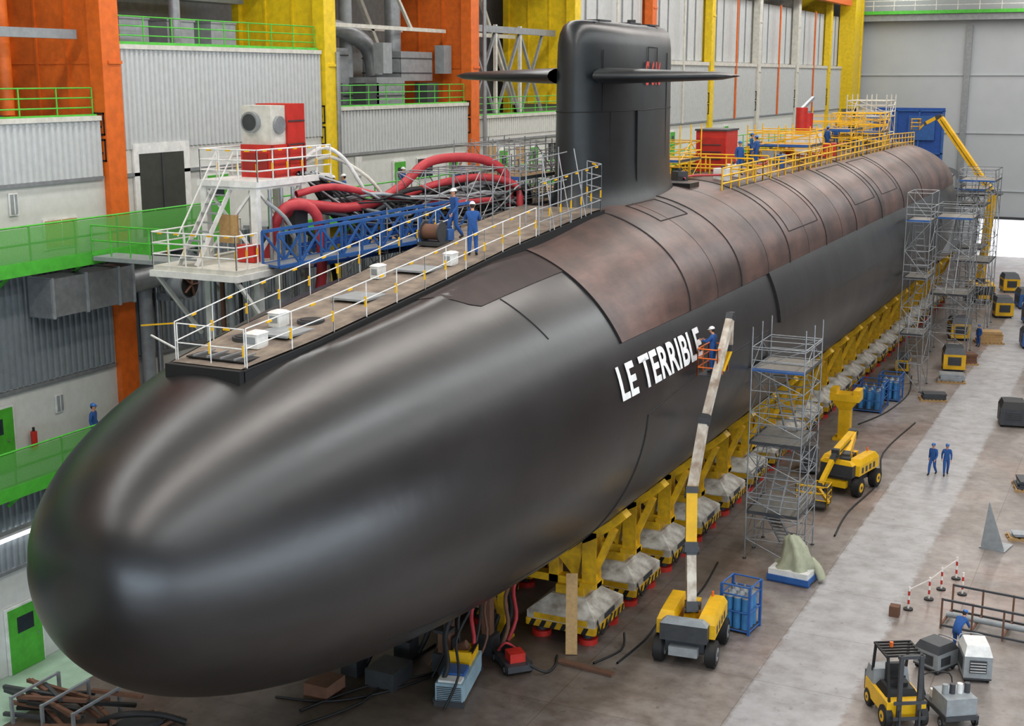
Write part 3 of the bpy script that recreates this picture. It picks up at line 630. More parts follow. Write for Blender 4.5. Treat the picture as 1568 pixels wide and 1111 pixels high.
gplat=mat("scaffold_deck","7b776f",.7,scale=6)
scaffold("scaffold_tower",-15.9,-13.5,57.2,60.4,0,10.9,1,2,1.0,[2.2,5.5,8.9],pm=gplat,r=.032)
scaffold("scaffold_tower",-15.85,-14.2,95,98,0,14.0,1,1,2.0,[4,8,12],pm=gplat)
scaffold("scaffold_tower",-15.85,-13.0,108,112,0,12,1,2,2.0,[5,11],pm=gplat)
scaffold("scaffold_tower",-16.0,-13.0,121,126,0,14,1,2,2.0,[6,13],pm=gplat)
scaffold("scaffold_tower",-17.2,-14.8,130.5,135.5,0,12.5,2,2,2.0,[6,10,11.5],pm=gplat)
scaffold("deck_scaffold",XA-4.6,XA-2.1,44.8,49.2,15.2,18.2,2,4,1.0,[15.9],stair=False,r=.028)
scaffold("deck_scaffold",XA-5.0,XA-1.9,50.2,55,14.6,19.2,3,3,1.1,[16.4,17.6],stair=False,r=.028)
b=B(); b.rail([(XA+1.75,44.2,zdeck(44.2)+.05),(XA+1.9,49.8,16.5),(XA+1.2,50.0,16.6)],steel,h=1.9,sp=.9,r=.025,n=4,tape=yellow)
for y in(45.5,47,48.5): b.cyl((XA+1.8,y,zdeck(y)),(XA+1.0,y+.6,zdeck(y)+2.6),.025,steel,n=6); b.cyl((XA+.6,y,zdeck(y)),(XA+.6,y,zdeck(y)+2.7),.025,steel,n=6); b.cyl((XA-.8,y,zdeck(y)),(XA-.8,y,zdeck(y)+2.4),.025,steel,n=6)
for z in(1.4,2.5): b.cyl((XA+.6,45.5,zdeck(46)+z),(XA+.6,49.3,zdeck(48)+z),.025,steel,n=6);b.cyl((XA-.8,45.5,zdeck(46)+z),(XA-.8,49.3,zdeck(48)+z),.025,steel,n=6)
b.obj("deck_railing")
b=B()
for s in(1,-1):
    l=[(XA+s*(dw(y)+.02),y,zdeck(y)+.04) for y in(27.4,31,36,40,44)]; b.rail(l,white,h=1.05,sp=1.6,r=.018,n=2,tape=yellow)
b.rail([(XA-1.1,27.4,14.35),(XA+1.1,27.4,14.35)],white,h=1.05,sp=1.1,r=.018,tape=yellow)
b.beam((XA-1.5,27.8,14.6),(XA-3.4,29,14.6),.04,.04,white);b.beam((XA-1.5,27.8,15.3),(XA-3.2,28.4,15.0),.04,.04,yellow)
b.obj("foredeck_railing")
for (x,y,w) in((.3,29.0,.4),(-.4,31.0,.38),(.9,39.0,.3),(-.6,36.8,.3)):
    b=B(); z=zdeck(y)+.07; X=XA+x; b.bb((X-w/2,y-.25,z),(X+w/2,y+.25,z+.4),white); b.frus((X,y,z+.4),(w+.06,.56),(w-.1,.35),.06,white); b.bb((X-w*.35,y-.26,z+.12),(X+w*.35,y-.25,z+.32),greyp); b.obj("deck_equipment_case")
b=B(); y=41.6;z=zdeck(y)+.07;x=XA-1.2; b.bb((x-.4,y-.5,z),(x+.4,y+.5,z+.12),dsteel);b.cyl((x-.35,y,z+.45),(x+.3,y,z+.45),.28,brownm,n=18);b.cyl((x-.4,y,z+.45),(x-.35,y,z+.45),.38,dsteel,n=18);b.cyl((x+.3,y,z+.45),(x+.35,y,z+.45),.38,dsteel,n=18);b.bb((x,y+.35,z+.1),(x+.4,y+.8,z+.5),bluep);b.obj("hose_reel")
def ht(y,dx):
    a=R0*math.cos(te)+.08; return ZE+4.0*math.sqrt(max(0,1-(dx/a)**2))*(rad(y)/R0)-(1-rad(y)/R0)*2.9
b=B()
for s in(-1,1):
    l=[(XA+s*2.4,y,ht(y,2.4)-.05) for y in(64.5,72,80,90,100,110,120)]; b.rail(l,yellow,h=1.15,sp=1.5,r=.045,n=3)
for y in(70,73,79,88,97,106): b.rail([(XA-2.4,y,16.4),(XA+2.4,y,16.4)],yellow,h=1.15,sp=1.2,r=.045,n=2)
b.obj("yellow_guardrail")
b=B(); b.bb((XA-2.2,74.2,16.5),(XA-.4,76.4,18.8),red); b.bb((XA-2.1,74.15,16.9),(XA-.5,74.2,18.4),mat("red_panel","a81f18",.5)); 
for z in(17.2,17.6,18.0): b.bb((XA-1.9,74.1,z),(XA-.7,74.16,z+.05),dsteel)
b.bb((XA-2.25,74.1,18.8),(XA-.35,76.5,18.9),dsteel); b.obj("red_equipment_cabinet")
scaffold("deck_scaffold",XA-2.2,XA+1.6,98,102,16.4,19.6,1,2,1.1,[18.0],m=yellow,stair=False)
scaffold("deck_scaffold",XA-2.0,XA+1.2,113,117,16.0,20.4,2,2,1.3,[18.5],m=offw,stair=False,r=.05)
scaffold("deck_scaffold",XA-2.3,XA-.2,65.5,69,16.5,19.4,1,2,1.0,[17.5],m=yellow,stair=False)
scaffold("deck_scaffold",XA-2.0,XA+2.0,84,87.5,16.5,18.8,2,2,.9,[17.5],m=yellow,stair=False,r=.04)
scaffold("deck_scaffold",XA-2.0,XA+1.8,107.5,111,16.3,19,2,2,.9,[17.5],m=yellow,stair=False,r=.04)
b=B(); b.bb((XA-1.2,90.5,16.6),(XA+.6,93.5,18.0),white);b.cyl((XA-.3,91,18.0),(XA-.3,91,19.8),.4,red,n=14);b.cyl((XA-.3,92.8,18.0),(XA-.3,92.8,19.4),.35,red,n=14);b.beam((XA-.3,91,19.7),(XA-.3,94,20.4),.2,.2,steel);b.obj("winch_unit")
b=B()
for i in range(18):
    y=65+i*2.9+random.uniform(-.8,.8);x=XA+random.uniform(-1.6,1.6);w=random.uniform(.4,.9);h=random.uniform(.3,.9)
    b.box((x,y,16.5+h/2),(w,w*1.2,h),random.choice([greyp,white,yellow,bluep,red,dsteel,wood]),rz=random.uniform(0,1.5)); b.cyl((x,y,16.5),(x,y,16.5+h+.15),.08,dsteel)
for i in range(5): b.tube([(XA+random.uniform(-2,2),64+i*9+k*2.3,16.7+random.uniform(0,.2)) for k in range(5)],.06,random.choice([blackm,rhose,dsteel]),n=6)
b.obj("aft_deck_equipment")
for y,x in((70.8,1.4),(78,.3),(81.5,-1),(95,.6),(104,-.8)): worker("st",(XA+x,y,16.58),random.uniform(0,6),1)
# ---------------------------------------------------------------- access tower + red cabin + gangway
b=B(); tx0,tx1,ty0,ty1=-31.0,-28.8,38.4,41.2
for x in(tx0,tx1):
    for y in(ty0,ty1): b.bb((x-.13,y-.13,0),(x+.13,y+.13,18.1),white)
for z in(3,6,9,12,15.0,18.0):
    for x in(tx0,tx1): b.beam((x,ty0,z),(x,ty1,z),.18,.22,white)
    for y in(ty0,ty1): b.beam((tx0,y,z),(tx1,y,z),.18,.22,white)
for z in(0,3,6,9,12,15.3):
    h=2.7; b.beam((tx0,ty0,z+.2),(tx1,ty0,z+h),.09,.09,white);b.beam((tx1,ty0,z+.2),(tx0,ty0,z+h),.09,.09,white);b.beam((tx1,ty0,z+.2),(tx1,ty1,z+h),.09,.09,white);b.beam((tx1,ty1,z+.2),(tx1,ty0,z+h),.09,.09,white)
b.bb((-31.5,36.0,15.2),(-27.9,41.4,15.38),offw); b.bb((-31.6,35.9,15.0),(-27.8,41.5,15.22),white)
b.rail([(-31.5,36.0,15.4),(-27.9,36.0,15.4),(-27.9,37.2,15.4)],white,h=1.15,sp=.8,r=.03,n=3,tape=yellow);b.rail([(-31.5,36.0,15.4),(-31.5,41,15.4)],white,h=1.15,sp=.9,r=.03,n=3)
for x in(-31.4,-28): b.beam((x,36.1,15),(x,38.3,12.6),.12,.12,white)
b.bb((-31.2,38.2,18.0),(-28.6,43.0,18.22),white); b.rail([(-28.6,38.3,18.2),(-28.6,42.9,18.2)],white,h=1.1,sp=.9,r=.03,n=3,tape=yellow); b.rail([(-31.1,38.3,18.2),(-28.6,38.3,18.2)],white,h=1.1,sp=.8,r=.03,n=3,tape=yellow);b.rail([(-31.1,38.3,18.2),(-31.1,42.9,18.2)],white,h=1.1,sp=.9,r=.03,n=3)
for x in(tx0,tx1): b.bb((x-.12,42.6,0),(x+.12,42.85,18.0),white)
b.bb((-35.2,37,15.2),(-31.6,38.2,15.35),greyp); b.rail([(-35.2,37,15.4),(-31.6,37,15.4)],green,h=1.1,sp=1,r=.03)
for i in range(9): b.box((-30.2,36.4+.25*i,15.6+.3*i),(.7,.24,.04),steel)
for x in(-30.6,-29.85): b.beam((x,36.3,15.4),(x,38.6,18.2),.05,.18,white); b.beam((x,36.3,16.4),(x,38.6,19.2),.04,.04,white)
for i,(c,r) in enumerate(((steel,.12),(brownm,.09),(greyp,.14),(blackm,.08),(steel,.07))): b.cyl((-30.6+i*.4,38.1,4),(-30.6+i*.4,38.1,15.0),r,c,n=8)
for y in(38.9,39.6,40.3): b.cyl((-28.55,y,6),(-28.55,y,17.9),.07,steel,n=8)
b.bb((-28.75,38.8,13.2),(-28.4,39.7,14.2),greyp);b.bb((-28.7,40.2,16.2),(-28.4,41.0,17.3),dsteel);b.bb((-30.3,38.2,16.0),(-29.5,38.3,17.0),wood);b.bb((-29.3,37.9,15.4),(-28.6,38.3,16.0),red)
b.tube([(-28.5,41,16.2),(-28.0,41.5,15.6),(-27.9,42,14),(-28.2,42.4,11)],.1,blackm,n=8);b.tube([(-28.5,38.6,17.5),(-27.9,39.2,16.6),(-28.0,39.8,14.6),(-28.3,40.2,10)],.07,greyp,n=8)
b.obj("access_tower")
b=B(); b.bb((-30.5,39.9,18.22),(-29.1,41.9,19.4),red); b.bb((-30.5,40.0,19.4),(-29.2,40.9,20.8),offw); b.bb((-30.5,40.9,19.4),(-29.1,42.0,20.85),red)
b.cyl((-30.0,40.0,20.2),(-30.0,39.8,20.2),.38,steel,n=20);b.cyl((-30.0,39.8,20.2),(-30.0,39.78,20.2),.3,dsteel,n=20);b.cyl((-29.2,40.45,20.1),(-29.08,40.45,20.1),.32,steel,n=16)
for z in(18.8,19.35,20.2): b.bb((-29.1,40.95,z),(-29.06,41.95,z+.05),dsteel)
for y in(39.9,40.9,41.9): b.bb((-29.12,y-.05,18.22),(-29.05,y+.05,19.4),mat("dark_red","8c1a14",.5))
b.bb((-30.4,39.86,18.5),(-29.3,39.9,19.1),mat("dark_red","8c1a14",.5))
b.obj("red_ventilation_unit")
def truss(name,p,q,w,h,m):
    b=B();p=Vector(p);q=Vector(q);d=(q-p);L=d.length;n=int(L/.9);s=d.cross(V(0,0,1)).normalized()*w/2;u=V(0,0,h)
    for a in(s,-s):
        b.beam(p+a,q+a,.12,.12,m);b.beam(p+a+u,q+a+u,.1,.1,m)
        for i in range(n):
            c=p+d*i/n+a;e=p+d*(i+1)/n+a; b.beam(c,c+u,.07,.07,m); b.beam(c if i%2 else c+u,(e+u) if i%2 else e,.07,.07,m)
        b.beam(q+a,q+a+u,.08,.08,m)
    for i in range(n+1): c=p+d*i/n; b.beam(c+s,c-s,.07,.07,m)
    b.beam(p+V(0,0,.03),q+V(0,0,.03),w*.8,.04,steel); return b.obj(name)
truss("blue_gangway",(-27.8,37.8,15.35),(-24.6,46.2,15.9),1.0,1.15,bluep)
truss("blue_gangway",(-28.4,40.2,15.0),(-26.0,45.6,15.4),.8,.7,dblue)
b=B()
b.tube([(-29,40.6,16.6),(-28.4,40.0,17.3),(-28.1,40.9,17.2),(-27.6,42.3,17.0),(-27.2,43.8,17.1),(-27,45.4,17.6),(-26.6,46.6,18.4),(-26.2,47.9,18.6),(-25.4,49.2,18.5),(-24.8,50.0,18.0),(-24.6,50.3,17.1),(-24.6,50,16.5)],.19,rhose,n=12)
b.tube([(-29.1,39.4,15.4),(-28.5,39.2,16.8),(-28.1,39.6,17.3),(-27.6,40.4,16.9),(-27.6,40.6,14.6),(-28.2,40.4,12),(-28.5,39.6,8)],.19,rhose,n=12)
b.tube([(-28.6,41,17.0),(-27.3,44.0,17.0),(-26.2,46.6,17.6),(-25.2,48.8,17.8),(-24.3,50.2,17.4),(-24.1,50.2,16.5)],.15,rhose,n=12)
b.tube([(-28.6,40.6,17.6),(-27.9,42.0,17.8),(-27.0,44.2,17.3),(-25.8,46.4,16.9),(-24.6,48.6,16.9)],.13,rhose,n=12)
b.obj("red_ventilation_hose")
b=B()
for k in range(28):
    x=-27.8+random.uniform(-.5,.9); pts=[(-29.0,42+random.uniform(-.8,.8),18.3 if k%2 else 17)]
    for i in range(6): pts.append((x+i*.6,43.2+i*1.5+random.uniform(-.4,.4),16.7+random.uniform(-.5,.8)))
    pts.append((XA-2.2,52,16.4)); b.tube(pts,random.choice([.04,.06,.09,.12]),random.choice([blackm,blackm,dsteel,greyp,steel]),n=6)
b.tube([(-29.2,42.0,18.8),(-28.8,42.8,19.2),(-28.4,43.6,18.7),(-28.0,44.2,17.6)],.08,white,n=8);b.tube([(-29.2,42,18.6),(-28.7,43.2,18.8),(-27.9,44.4,18.0),(-27.4,45,17)],.07,offw,n=8)
for i in range(10): x=-27.8+random.uniform(0,2.5);y=43.5+i*.8; b.box((x,y,16.0+random.uniform(0,.8)),(.4,.5,.5),random.choice([dsteel,greyp,steel,bluep,yellow,wood]),rz=random.uniform(0,1))
b.obj("hose_bundle")
scaffold("hose_support_scaffold",-28.3,-26.2,43.0,50.5,12.5,17.0,2,5,1.4,[15.4],stair=False,r=.03)
scaffold("hose_support_scaffold",-28.3,-26.0,52,62,12,18.2,2,5,1.4,[16.4],stair=False,r=.035)
# ---------------------------------------------------------------- floor equipment
def gas_rack(name,loc,rz=0,w=1.3,d=1.3,h=2.0,n=3):
    b=B(); 
    for x in(-w/2,w/2):
        for y in(-d/2,d/2): b.bb((x-.05,y-.05,0),(x+.05,y+.05,h),bluep)
    for z in(.12,h*.45,h*.8,h): b.rail([(-w/2,-d/2,z-.04),(w/2,-d/2,z-.04),(w/2,d/2,z-.04),(-w/2,d/2,z-.04),(-w/2,-d/2,z-.04)],bluep,h=.04,sp=9,r=.035,n=1)
    b.bb((-w/2,-d/2,.08),(w/2,d/2,.16),dsteel)
    for i in range(n):
        for j in range(n):
            x=(i-(n-1)/2)*w*.3;y=(j-(n-1)/2)*d*.3; b.cyl((x,y,.16),(x,y,h*.72),.17,mat("gas_blue","3f7fb5",.4),n=12);b.cyl((x,y,h*.72),(x,y,h*.8),.17,greyp,r1=.05,n=12);b.cyl((x,y,h*.8),(x,y,h*.86),.05,steel,n=8)
    b.obj(name,loc,rz)
gas_rack("gas_bottle_rack",(-13.8,49.4,0),-.1,1.2,1.2,2.0); gas_rack("gas_bottle_rack",(-16.4,88.8,0),0,1.8,2.6,1.8); gas_rack("gas_bottle_rack",(-15.7,92,0),0,1.4,1.4,1.8)
b=B(); b.bb((-.95,-.8,.1),(.95,.8,.35),bluep); b.bb((-.9,-.75,.35),(.9,.75,.6),white)
for s in(-1,1): b.bb((-.95,s*.6-.1,0),(.95,s*.6+.1,.1),bluep)
vs=[];n=24
for k,(z,r) in enumerate([(.6,.78),(.85,.6),(1.2,.5),(1.6,.42),(1.95,.28),(2.1,.06)]):
    for i in range(n): a=2*pi*i/n; q=r*(1+.2*math.sin(5*a+k*.7)+.08*math.sin(9*a)); vs.append((.15*math.sin(k)+q*math.cos(a)*1.1,q*math.sin(a)+.1*math.cos(k*2),z))
b.add(vs,[(k*n+i,k*n+(i+1)%n,(k+1)*n+(i+1)%n,(k+1)*n+i) for k in range(5) for i in range(n)],tarp,True)
b.tube([(.6,.4,.9),(1.0,.3,.6),(1.25,.2,.15)],.2,tarp,n=8); b.obj("tarped_pallet",(-13.2,55.6,0),-.1)
b=B(); b.bb((-.6,-.6,0),(.6,.6,.15),yellow); b.bb((-.35,-.35,.1),(.35,.35,2.5),yellow); b.bb((-.9,-.6,2.5),(.9,.6,2.9),yellow); b.frus((0,0,1.9),(.7,.7),(1.5,1.1),.6,yellow); b.bb((-.36,-.2,.8),(-.34,.2,1.4),blackm)
for x in(-.7,.7): b.bb((x-.2,-.5,2.9),(x+.2,.5,3.2),yellow)
b.obj("yellow_jacking_stand",(-16.3,80.2,0))
b=B(); b.bb((-.6,-1.1,.35),(.6,.75,.85),yellow); b.frus((0,-.85,.85),(1.15,.7),(1.05,.5),.45,greyp); b.bb((-.55,-1.3,.35),(.55,-1.0,1.0),dsteel); b.frus((0,-.05,.85),(1.0,.9),(.8,.7),.2,blackm)
b.bb((-.25,-.45,1.05),(.25,-.3,1.6),blackm);b.bb((-.27,-.4,1.0),(.27,.1,1.15),blackm)
for x in(-.52,.52): b.beam((x,-.75,1.2),(x,-.6,2.15),.07,.07,blackm);b.beam((x,.7,.8),(x,.4,2.15),.07,.07,blackm);b.wheel((x*1.05,.55,.34),.34,.25,yellow);b.wheel((x*1.0,-.85,.28),.28,.2,yellow)
b.bb((-.58,-.65,2.12),(-.5,.45,2.18),blackm);b.bb((.5,-.65,2.12),(.58,.45,2.18),blackm)
for i in range(6): b.bb((-.55,-.62+i*.2,2.14),(.55,-.57+i*.2,2.2),blackm)
for x in(-.3,.3): b.bb((x-.06,.85,.1),(x+.06,.97,2.4),dsteel); b.bb((x-.06,1.0,.06),(x+.06,2.1,.11),dsteel); b.bb((x-.03,1.0,.1),(x+.03,1.05,.7),dsteel)
b.bb((-.5,.98,.4),(.5,1.03,.5),dsteel);b.bb((-.5,.98,.9),(.5,1.03,1.0),dsteel);b.bb((-.4,.86,2.3),(.4,.95,2.4),dsteel)
b.tube([(0,.35,1.0),(0,.15,1.35)],.03,blackm); b.cyl((0,.13,1.33),(0,.1,1.38),.17,blackm,n=16); b.cyl((.2,-.2,2.2),(.2,-.2,2.35),.06,orange)
fk=b.obj("forklift",(-6.7,44.3,0),-2.6); fk.scale=(1.15,)*3
b=B(); b.bb((-.6,-.9,.35),(.6,.9,.5),dsteel); b.bb((-.55,-.8,.5),(.55,.3,1.1),greyp); b.bb((-.4,.3,.5),(.4,.8,.8),white)
for i in range(4): b.cyl((-.4+i*.27,-.3,1.1),(-.4+i*.27,-.3,1.45),.1,random.choice([white,dsteel,greyp]),n=12)
for x in(-.6,.6):
    for y in(-.6,.6): b.wheel((x,y,.2),.2,.12,steel)
b.tube([(-.5,.9,.5),(-.5,1.2,1.1),(.5,1.2,1.1),(.5,.9,.5)],.03,blackm,n=6); b.obj("tool_cart",(-5.0,45.0,0),.6)
def machine(name,loc,rz,w,l,h,m,m2):
    b=B(); b.bb((-w/2,-l/2,.22),(w/2,l/2,h*.75),m); b.frus((0,0,h*.75),(w,l),(w*.8,l*.7),h*.25,m2); b.bb((-w*.52,-l*.3,h*.3),(-w*.5,l*.3,h*.65),dsteel); b.bb((w*.5,-l*.35,h*.3),(w*.52,l*.1,h*.6),m2)
    b.bb((-w*.3,-l*.52,h*.3),(w*.3,-l*.5,h*.65),dsteel)
    for k in range(4): b.bb((-w*.28,-l*.525,h*(.33+k*.08)),(w*.28,-l*.52,h*(.35+k*.08)),m2)
    b.bb((-w/2,-l/2,.15),(w/2,l/2,.22),dsteel)
    for x in(-1,1):
        for y in(-1,1): b.wheel((x*w*.4,y*l*.38,.14),.14,.08,steel)
    b.tube([(-w*.4,l*.5,h*.6),(-w*.4,l*.62,h*.9),(w*.4,l*.62,h*.9),(w*.4,l*.5,h*.6)],.025,steel,n=6)
    b.obj(name,loc,rz)
machine("welding_unit",(-4.7,48.9,0),.3,1.0,1.4,1.4,greyp,white);machine("welding_unit",(-6.1,49.0,0),-.5,1.1,1.2,1.1,greyp,dsteel)
machine("mobile_compressor",(-7.4,88.5,0),.2,1.6,2.0,1.6,dsteel,blackm);machine("mobile_compressor",(-13.2,104,0),.2,1.6,2.4,1.8,yellow,dsteel);machine("mobile_compressor",(-8.5,116,0),.2,2,2.6,1.6,bluep,dsteel)
machine("mobile_compressor",(-16.6,72.5,0),.2,1.0,1.6,1.3,greyp,dsteel);machine("mobile_compressor",(-16.5,101.5,0),.1,1.0,1.8,1.4,yellow,dsteel)
b=B(); pb=mat("pale_blue_machine","8fa9b5",.5); b.bb((-.5,-1.5,.12),(.5,1.5,.85),pb); b.bb((-.55,-1.55,0),(.55,-1.4,.2),dsteel);b.bb((-.55,1.4,0),(.55,1.55,.2),dsteel); b.bb((-.4,.1,.85),(.4,1.4,1.15),yellow); b.bb((-.4,-.9,.85),(.4,-.1,1.0),bluep);b.bb((-.42,-1.4,.85),(.42,-.95,.93),white)
b.bb((.3,.5,1.15),(.4,1.3,1.25),blackm);b.cyl((-.2,.9,1.15),(.1,.9,1.3),.2,brownm)
for i in range(8): b.bb((-.45,-1.52,.22+i*.07),(.45,-1.5,.25+i*.07),dsteel)
b.tube([(-.3,1.3,1.1),(-.4,1.6,2),(-.2,2.0,2.8),(0,2.6,3.4)],.06,blackm); b.tube([(.3,1.3,1.1),(.4,1.6,1.8),(.3,2.2,2.6)],.05,blackm);b.bb((-.45,0,1.15),(.45,.1,1.4),yellow)
b.obj("hydraulic_power_unit",(-21.45,39.6,0),.25)
b=B(); b.bb((-.5,-.9,.15),(.5,.9,.4),dsteel); b.bb((-.3,-.6,.4),(.3,.0,.75),red); b.cyl((0,.3,.5),(0,.9,.5),.22,blackm,n=14); b.tube([(.3,-.8,.4),(.9,-1.1,.1),(1.5,-.6,.06),(1.9,.2,.06)],.05,blackm); b.tube([(-.4,.5,.5),(-.2,.2,.9),(.3,.4,.5)],.05,rhose)
for x in(-.5,.5):
    for y in(-.6,.6): b.wheel((x,y,.2),.2,.1,steel)
b.obj("pump_trolley",(-20.5,42.1,0),.8)
b=B()
for i in range(18):
    x=-23.2+random.uniform(-2.6,2.4);y=40.0+random.uniform(-2.5,4); b.tube([(x,y,.1),(x+.3,y+.5,1.2),(x-.1,y+1.1,2.2),(x+.2,y+1.6,3.2)],random.choice([.05,.08,.1]),random.choice([blackm,dsteel,brownm,rhose]),n=6)
for x,y,h in((-23.2,42,2.6),(-21.9,42.8,2.6),(-24.5,41,2.6),(-22.6,40.6,1.6),(-25.6,39,1.4)): b.bb((x-.35,y-.35,0),(x+.35,y+.35,.8),dsteel); b.bb((x-.18,y-.18,.8),(x+.18,y+.18,h),brownm); b.bb((x-.3,y-.3,h),(x+.3,y+.3,h+.12),dsteel)
b.bb((-24.6,38.2,0),(-23.4,39.6,.7),dsteel);b.bb((-26.2,36.6,0),(-25.2,37.8,.5),brownm)
b.obj("keel_pipework")
b=B()
for pts in[[(-17,44,.05),(-16.8,46.5,.05),(-16.9,49,.05),(-16.4,52,.05),(-16.8,56,.05)],[(-22.5,41,.05),(-23.4,38.5,.05),(-25,36.6,.05),(-27,36,.05)],[(-22,42,.05),(-23,40,.05),(-24.6,38,.05),(-25.6,35.5,.05)],[(-24,43,.05),(-24.2,40,.05),(-24.0,37,.05),(-25,34.5,.05)],[(-16.2,84,.05),(-15.2,88,.05),(-14.8,94,.05),(-15.6,100,.05)],[(-17.8,43.6,.05),(-17.3,45.2,.05),(-17.5,46,.4)],[(-12.8,62,.05),(-13,66,.05),(-12.6,72,.05),(-13.5,78,.05),(-13,86,.05)]]: b.tube(pts,.045,blackm,n=6)
b.obj("floor_hoses")
b=B()
for y in(-.9,.9):
    for z in(.15,1.25): b.beam((-1.8,y,z),(1.8,y,z),.08,.08,dsteel)
    for x in(-1.8,-.6,.6,1.8): b.beam((x,y,0),(x,y,1.3),.07,.07,brownm)
for x in(-1.8,-.6,.6,1.8): b.beam((x,-.9,.15),(x,.9,.15),.08,.08,brownm)
b.cyl((-1.8,0,.3),(2.0,0,.3),.12,greyp);b.obj("steel_storage_rack",(-4.6,53.6,0),-.1)
b=B(); b.add([(-.55,0,.05),(.55,0,.05),(-.3,.0,2.3),(-.55,.06,.05),(.55,.06,.05),(-.3,.06,2.3)],[(0,1,2),(5,4,3),(0,3,4,1),(1,4,5,2),(2,5,3,0)],greyp); b.beam((-.3,.05,2.2),(-.3,1.2,0),.06,.06,steel); b.bb((-.6,-.1,0),(.6,1.2,.06),steel)
b.obj("steel_triangle_plate",(-5.7,63.4,0),-.2)
rw=mat("barrier_white","e8e0da",.5)
b=B()
for i,(x,y) in enumerate([(-8.0,54.3),(-7.4,55.8),(-7.1,57.2),(-6.7,58.8),(-6.2,57.0)]):
    b.cyl((x,y,0),(x,y,.06),.2,blackm,n=14)
    for k in range(5): b.cyl((x,y,.06+k*.19),(x,y,.25+k*.19),.045,(red if k%2 else rw),n=8)
b.bb((-8.6,53.2,0),(-8.2,53.6,.45),brownm)
for (p,q) in(((-8.0,54.3,.9),(-7.4,55.8,.9)),((-7.4,55.8,.9),(-7.1,57.2,.9)),((-7.1,57.2,.9),(-6.7,58.8,.9))): b.beam(p,q,.02,.05,rw)
b.obj("barrier_posts")
def pallet(name,loc,rz,l,w,m,h=.5):
    b=B()
    for y in(-w/2+.08,0,w/2-.08): b.bb((-l/2,y-.06,0),(l/2,y+.06,.1),wood)
    for i in range(7): x=-l/2+(i+.5)*l/7; b.bb((x-l/20,-w/2,.1),(x+l/20,w/2,.14),wood)
    z=.14
    for i in range(4): b.box((random.uniform(-.1,.1),random.uniform(-.1,.1),z+h/8),(l*.85,w*.8,h/4-.01),m,rz=random.uniform(-.08,.08)); z+=h/4
    b.obj(name,loc,rz)
pallet("steel_plate_pallet",(-4.6,74.5,0),.2,2.6,1.8,dsteel,.4);pallet("steel_plate_pallet",(-4.3,80,0),.1,2,1.5,steel,.3);pallet("steel_plate_pallet",(-6.5,99,0),.1,2.2,1.6,greyp,.7);pallet("timber_pallet",(-12.9,106.5,0),.4,2.2,1.6,brownm,.7)
pallet("timber_pallet",(-12.0,116,0),.4,2.2,1.6,wood,.9);pallet("timber_pallet",(-6.5,108,0),.3,3,1.6,steel,.6);pallet("timber_pallet",(-13.0,93,0),.3,1.8,1.2,dsteel,.4);pallet("steel_plate_pallet",(-3.6,66,0),.3,3.5,.9,steel,.2)
pallet("timber_pallet",(-12.7,99.5,0),.2,2.0,1.4,steel,.5);pallet("steel_plate_pallet",(-7.0,124,0),.2,3.0,2,dsteel,.9)
b=B()
for i in range(26): 
    x=-32.6+random.uniform(-1.6,1.6);y=31.6+random.uniform(-1,1); a=random.uniform(-.5,.5); l=random.uniform(1.2,3); z=.1+random.uniform(0,.7)
    b.box((x,y,z),(l,.14,.12),random.choice([brownm,dsteel,blackm,brownm]),rz=a)
for x in(-34,-32.6,-31.2): 
    b.bb((x-.05,30.4,0),(x+.05,30.5,1.0),steel);b.bb((x-.05,32.6,0),(x+.05,32.7,1.0),steel);b.beam((x,30.45,.95),(x,32.65,.95),.08,.08,steel)
b.obj("timber_and_pipe_pile")
b=B(); b.bb((-30.4,31,0),(-29.2,32.6,.3),dsteel); b.tube([(-31,31.4,.3),(-30,31.6,.7),(-29.2,32.4,.5),(-28.6,33,.1)],.12,blackm)
for i in range(5): b.cyl((-30.6+i*.3,30.8,.06),(-30.2+i*.3,33.2,.1),.06,brownm)
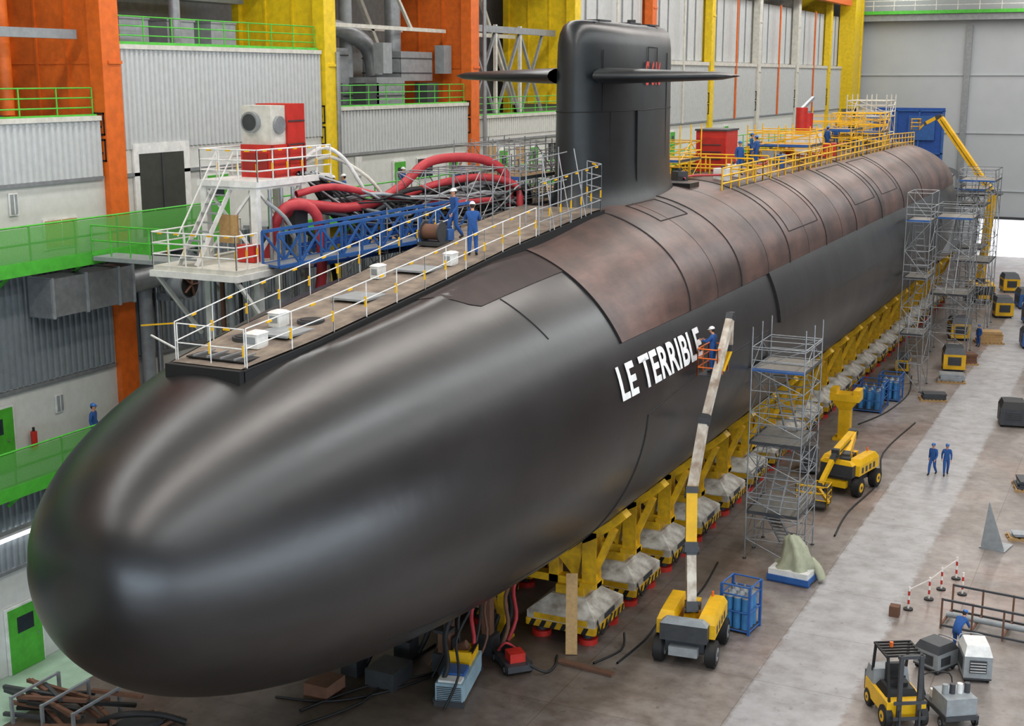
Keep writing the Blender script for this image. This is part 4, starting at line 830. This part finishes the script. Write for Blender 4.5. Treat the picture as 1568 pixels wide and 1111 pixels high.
b.obj("scrap_bin")
for (x,y,c) in((-14.6,117,yellow),(-12.5,130,yellow),(-11,136,bluep),(-9.5,127,bluep),(-13.5,146,yellow),(-10,145,dsteel)): machine("mobile_compressor",(x,y,0),.3,1.6,2.4,1.9,c,dsteel)
# ---------------------------------------------------------------- lights
def area(name,loc,sx,sy,e,col=(1,1,1),rot=(0,0,0)):
    l=bpy.data.lights.new(name,'AREA');l.shape='RECTANGLE';l.size=sx;l.size_y=sy;l.energy=e;l.color=col
    o=bpy.data.objects.new(name,l);bpy.context.collection.objects.link(o);o.location=loc;o.rotation_euler=rot
for x,w,e,c in((-31,2.2,15000,(1,.99,.97)),(-16,2.2,17500,(1,.93,.88)),(0,3.5,18000,(.95,.98,1)),(14,4,14000,(.98,.99,1))):
    area("roof_light",(x,82,34.4),w,180,e,c)
area("window_daylight",(-2,-24.8,8),44,9,6500,(.66,.83,1),(pi/2,0,0))
area("window_daylight",(25.7,14,7),9,76,8500,(.7,.86,1),(0,pi/2,0))
w=bpy.data.worlds.new("w");bpy.context.scene.world=w;w.use_nodes=True;bg=w.node_tree.nodes["Background"];bg.inputs[0].default_value=(.85,.9,1,1);bg.inputs[1].default_value=.75
# ---------------------------------------------------------------- camera
f,vpx,vpy,H=2035.858,1798.991,118.293,21.796
p=math.atan((555.5-vpy)/f);yaw=math.atan((vpx-784)/math.hypot(f,555.5-vpy))
F=V(-math.sin(yaw),math.cos(yaw),0);R=V(math.cos(yaw),math.sin(yaw),0);U=V(0,0,1);fw=F*math.cos(p)-U*math.sin(p);up=F*math.sin(p)+U*math.cos(p)
cd=bpy.data.cameras.new("camera");co=bpy.data.objects.new("camera",cd);bpy.context.collection.objects.link(co)
cd.sensor_width=36;cd.lens=f/1568*36;cd.clip_end=500
co.matrix_world=Matrix(((R.x,up.x,-fw.x,0),(R.y,up.y,-fw.y,0),(R.z,up.z,-fw.z,H),(0,0,0,1)))
bpy.context.scene.camera=co
bpy.context.scene.view_settings.view_transform='Standard'
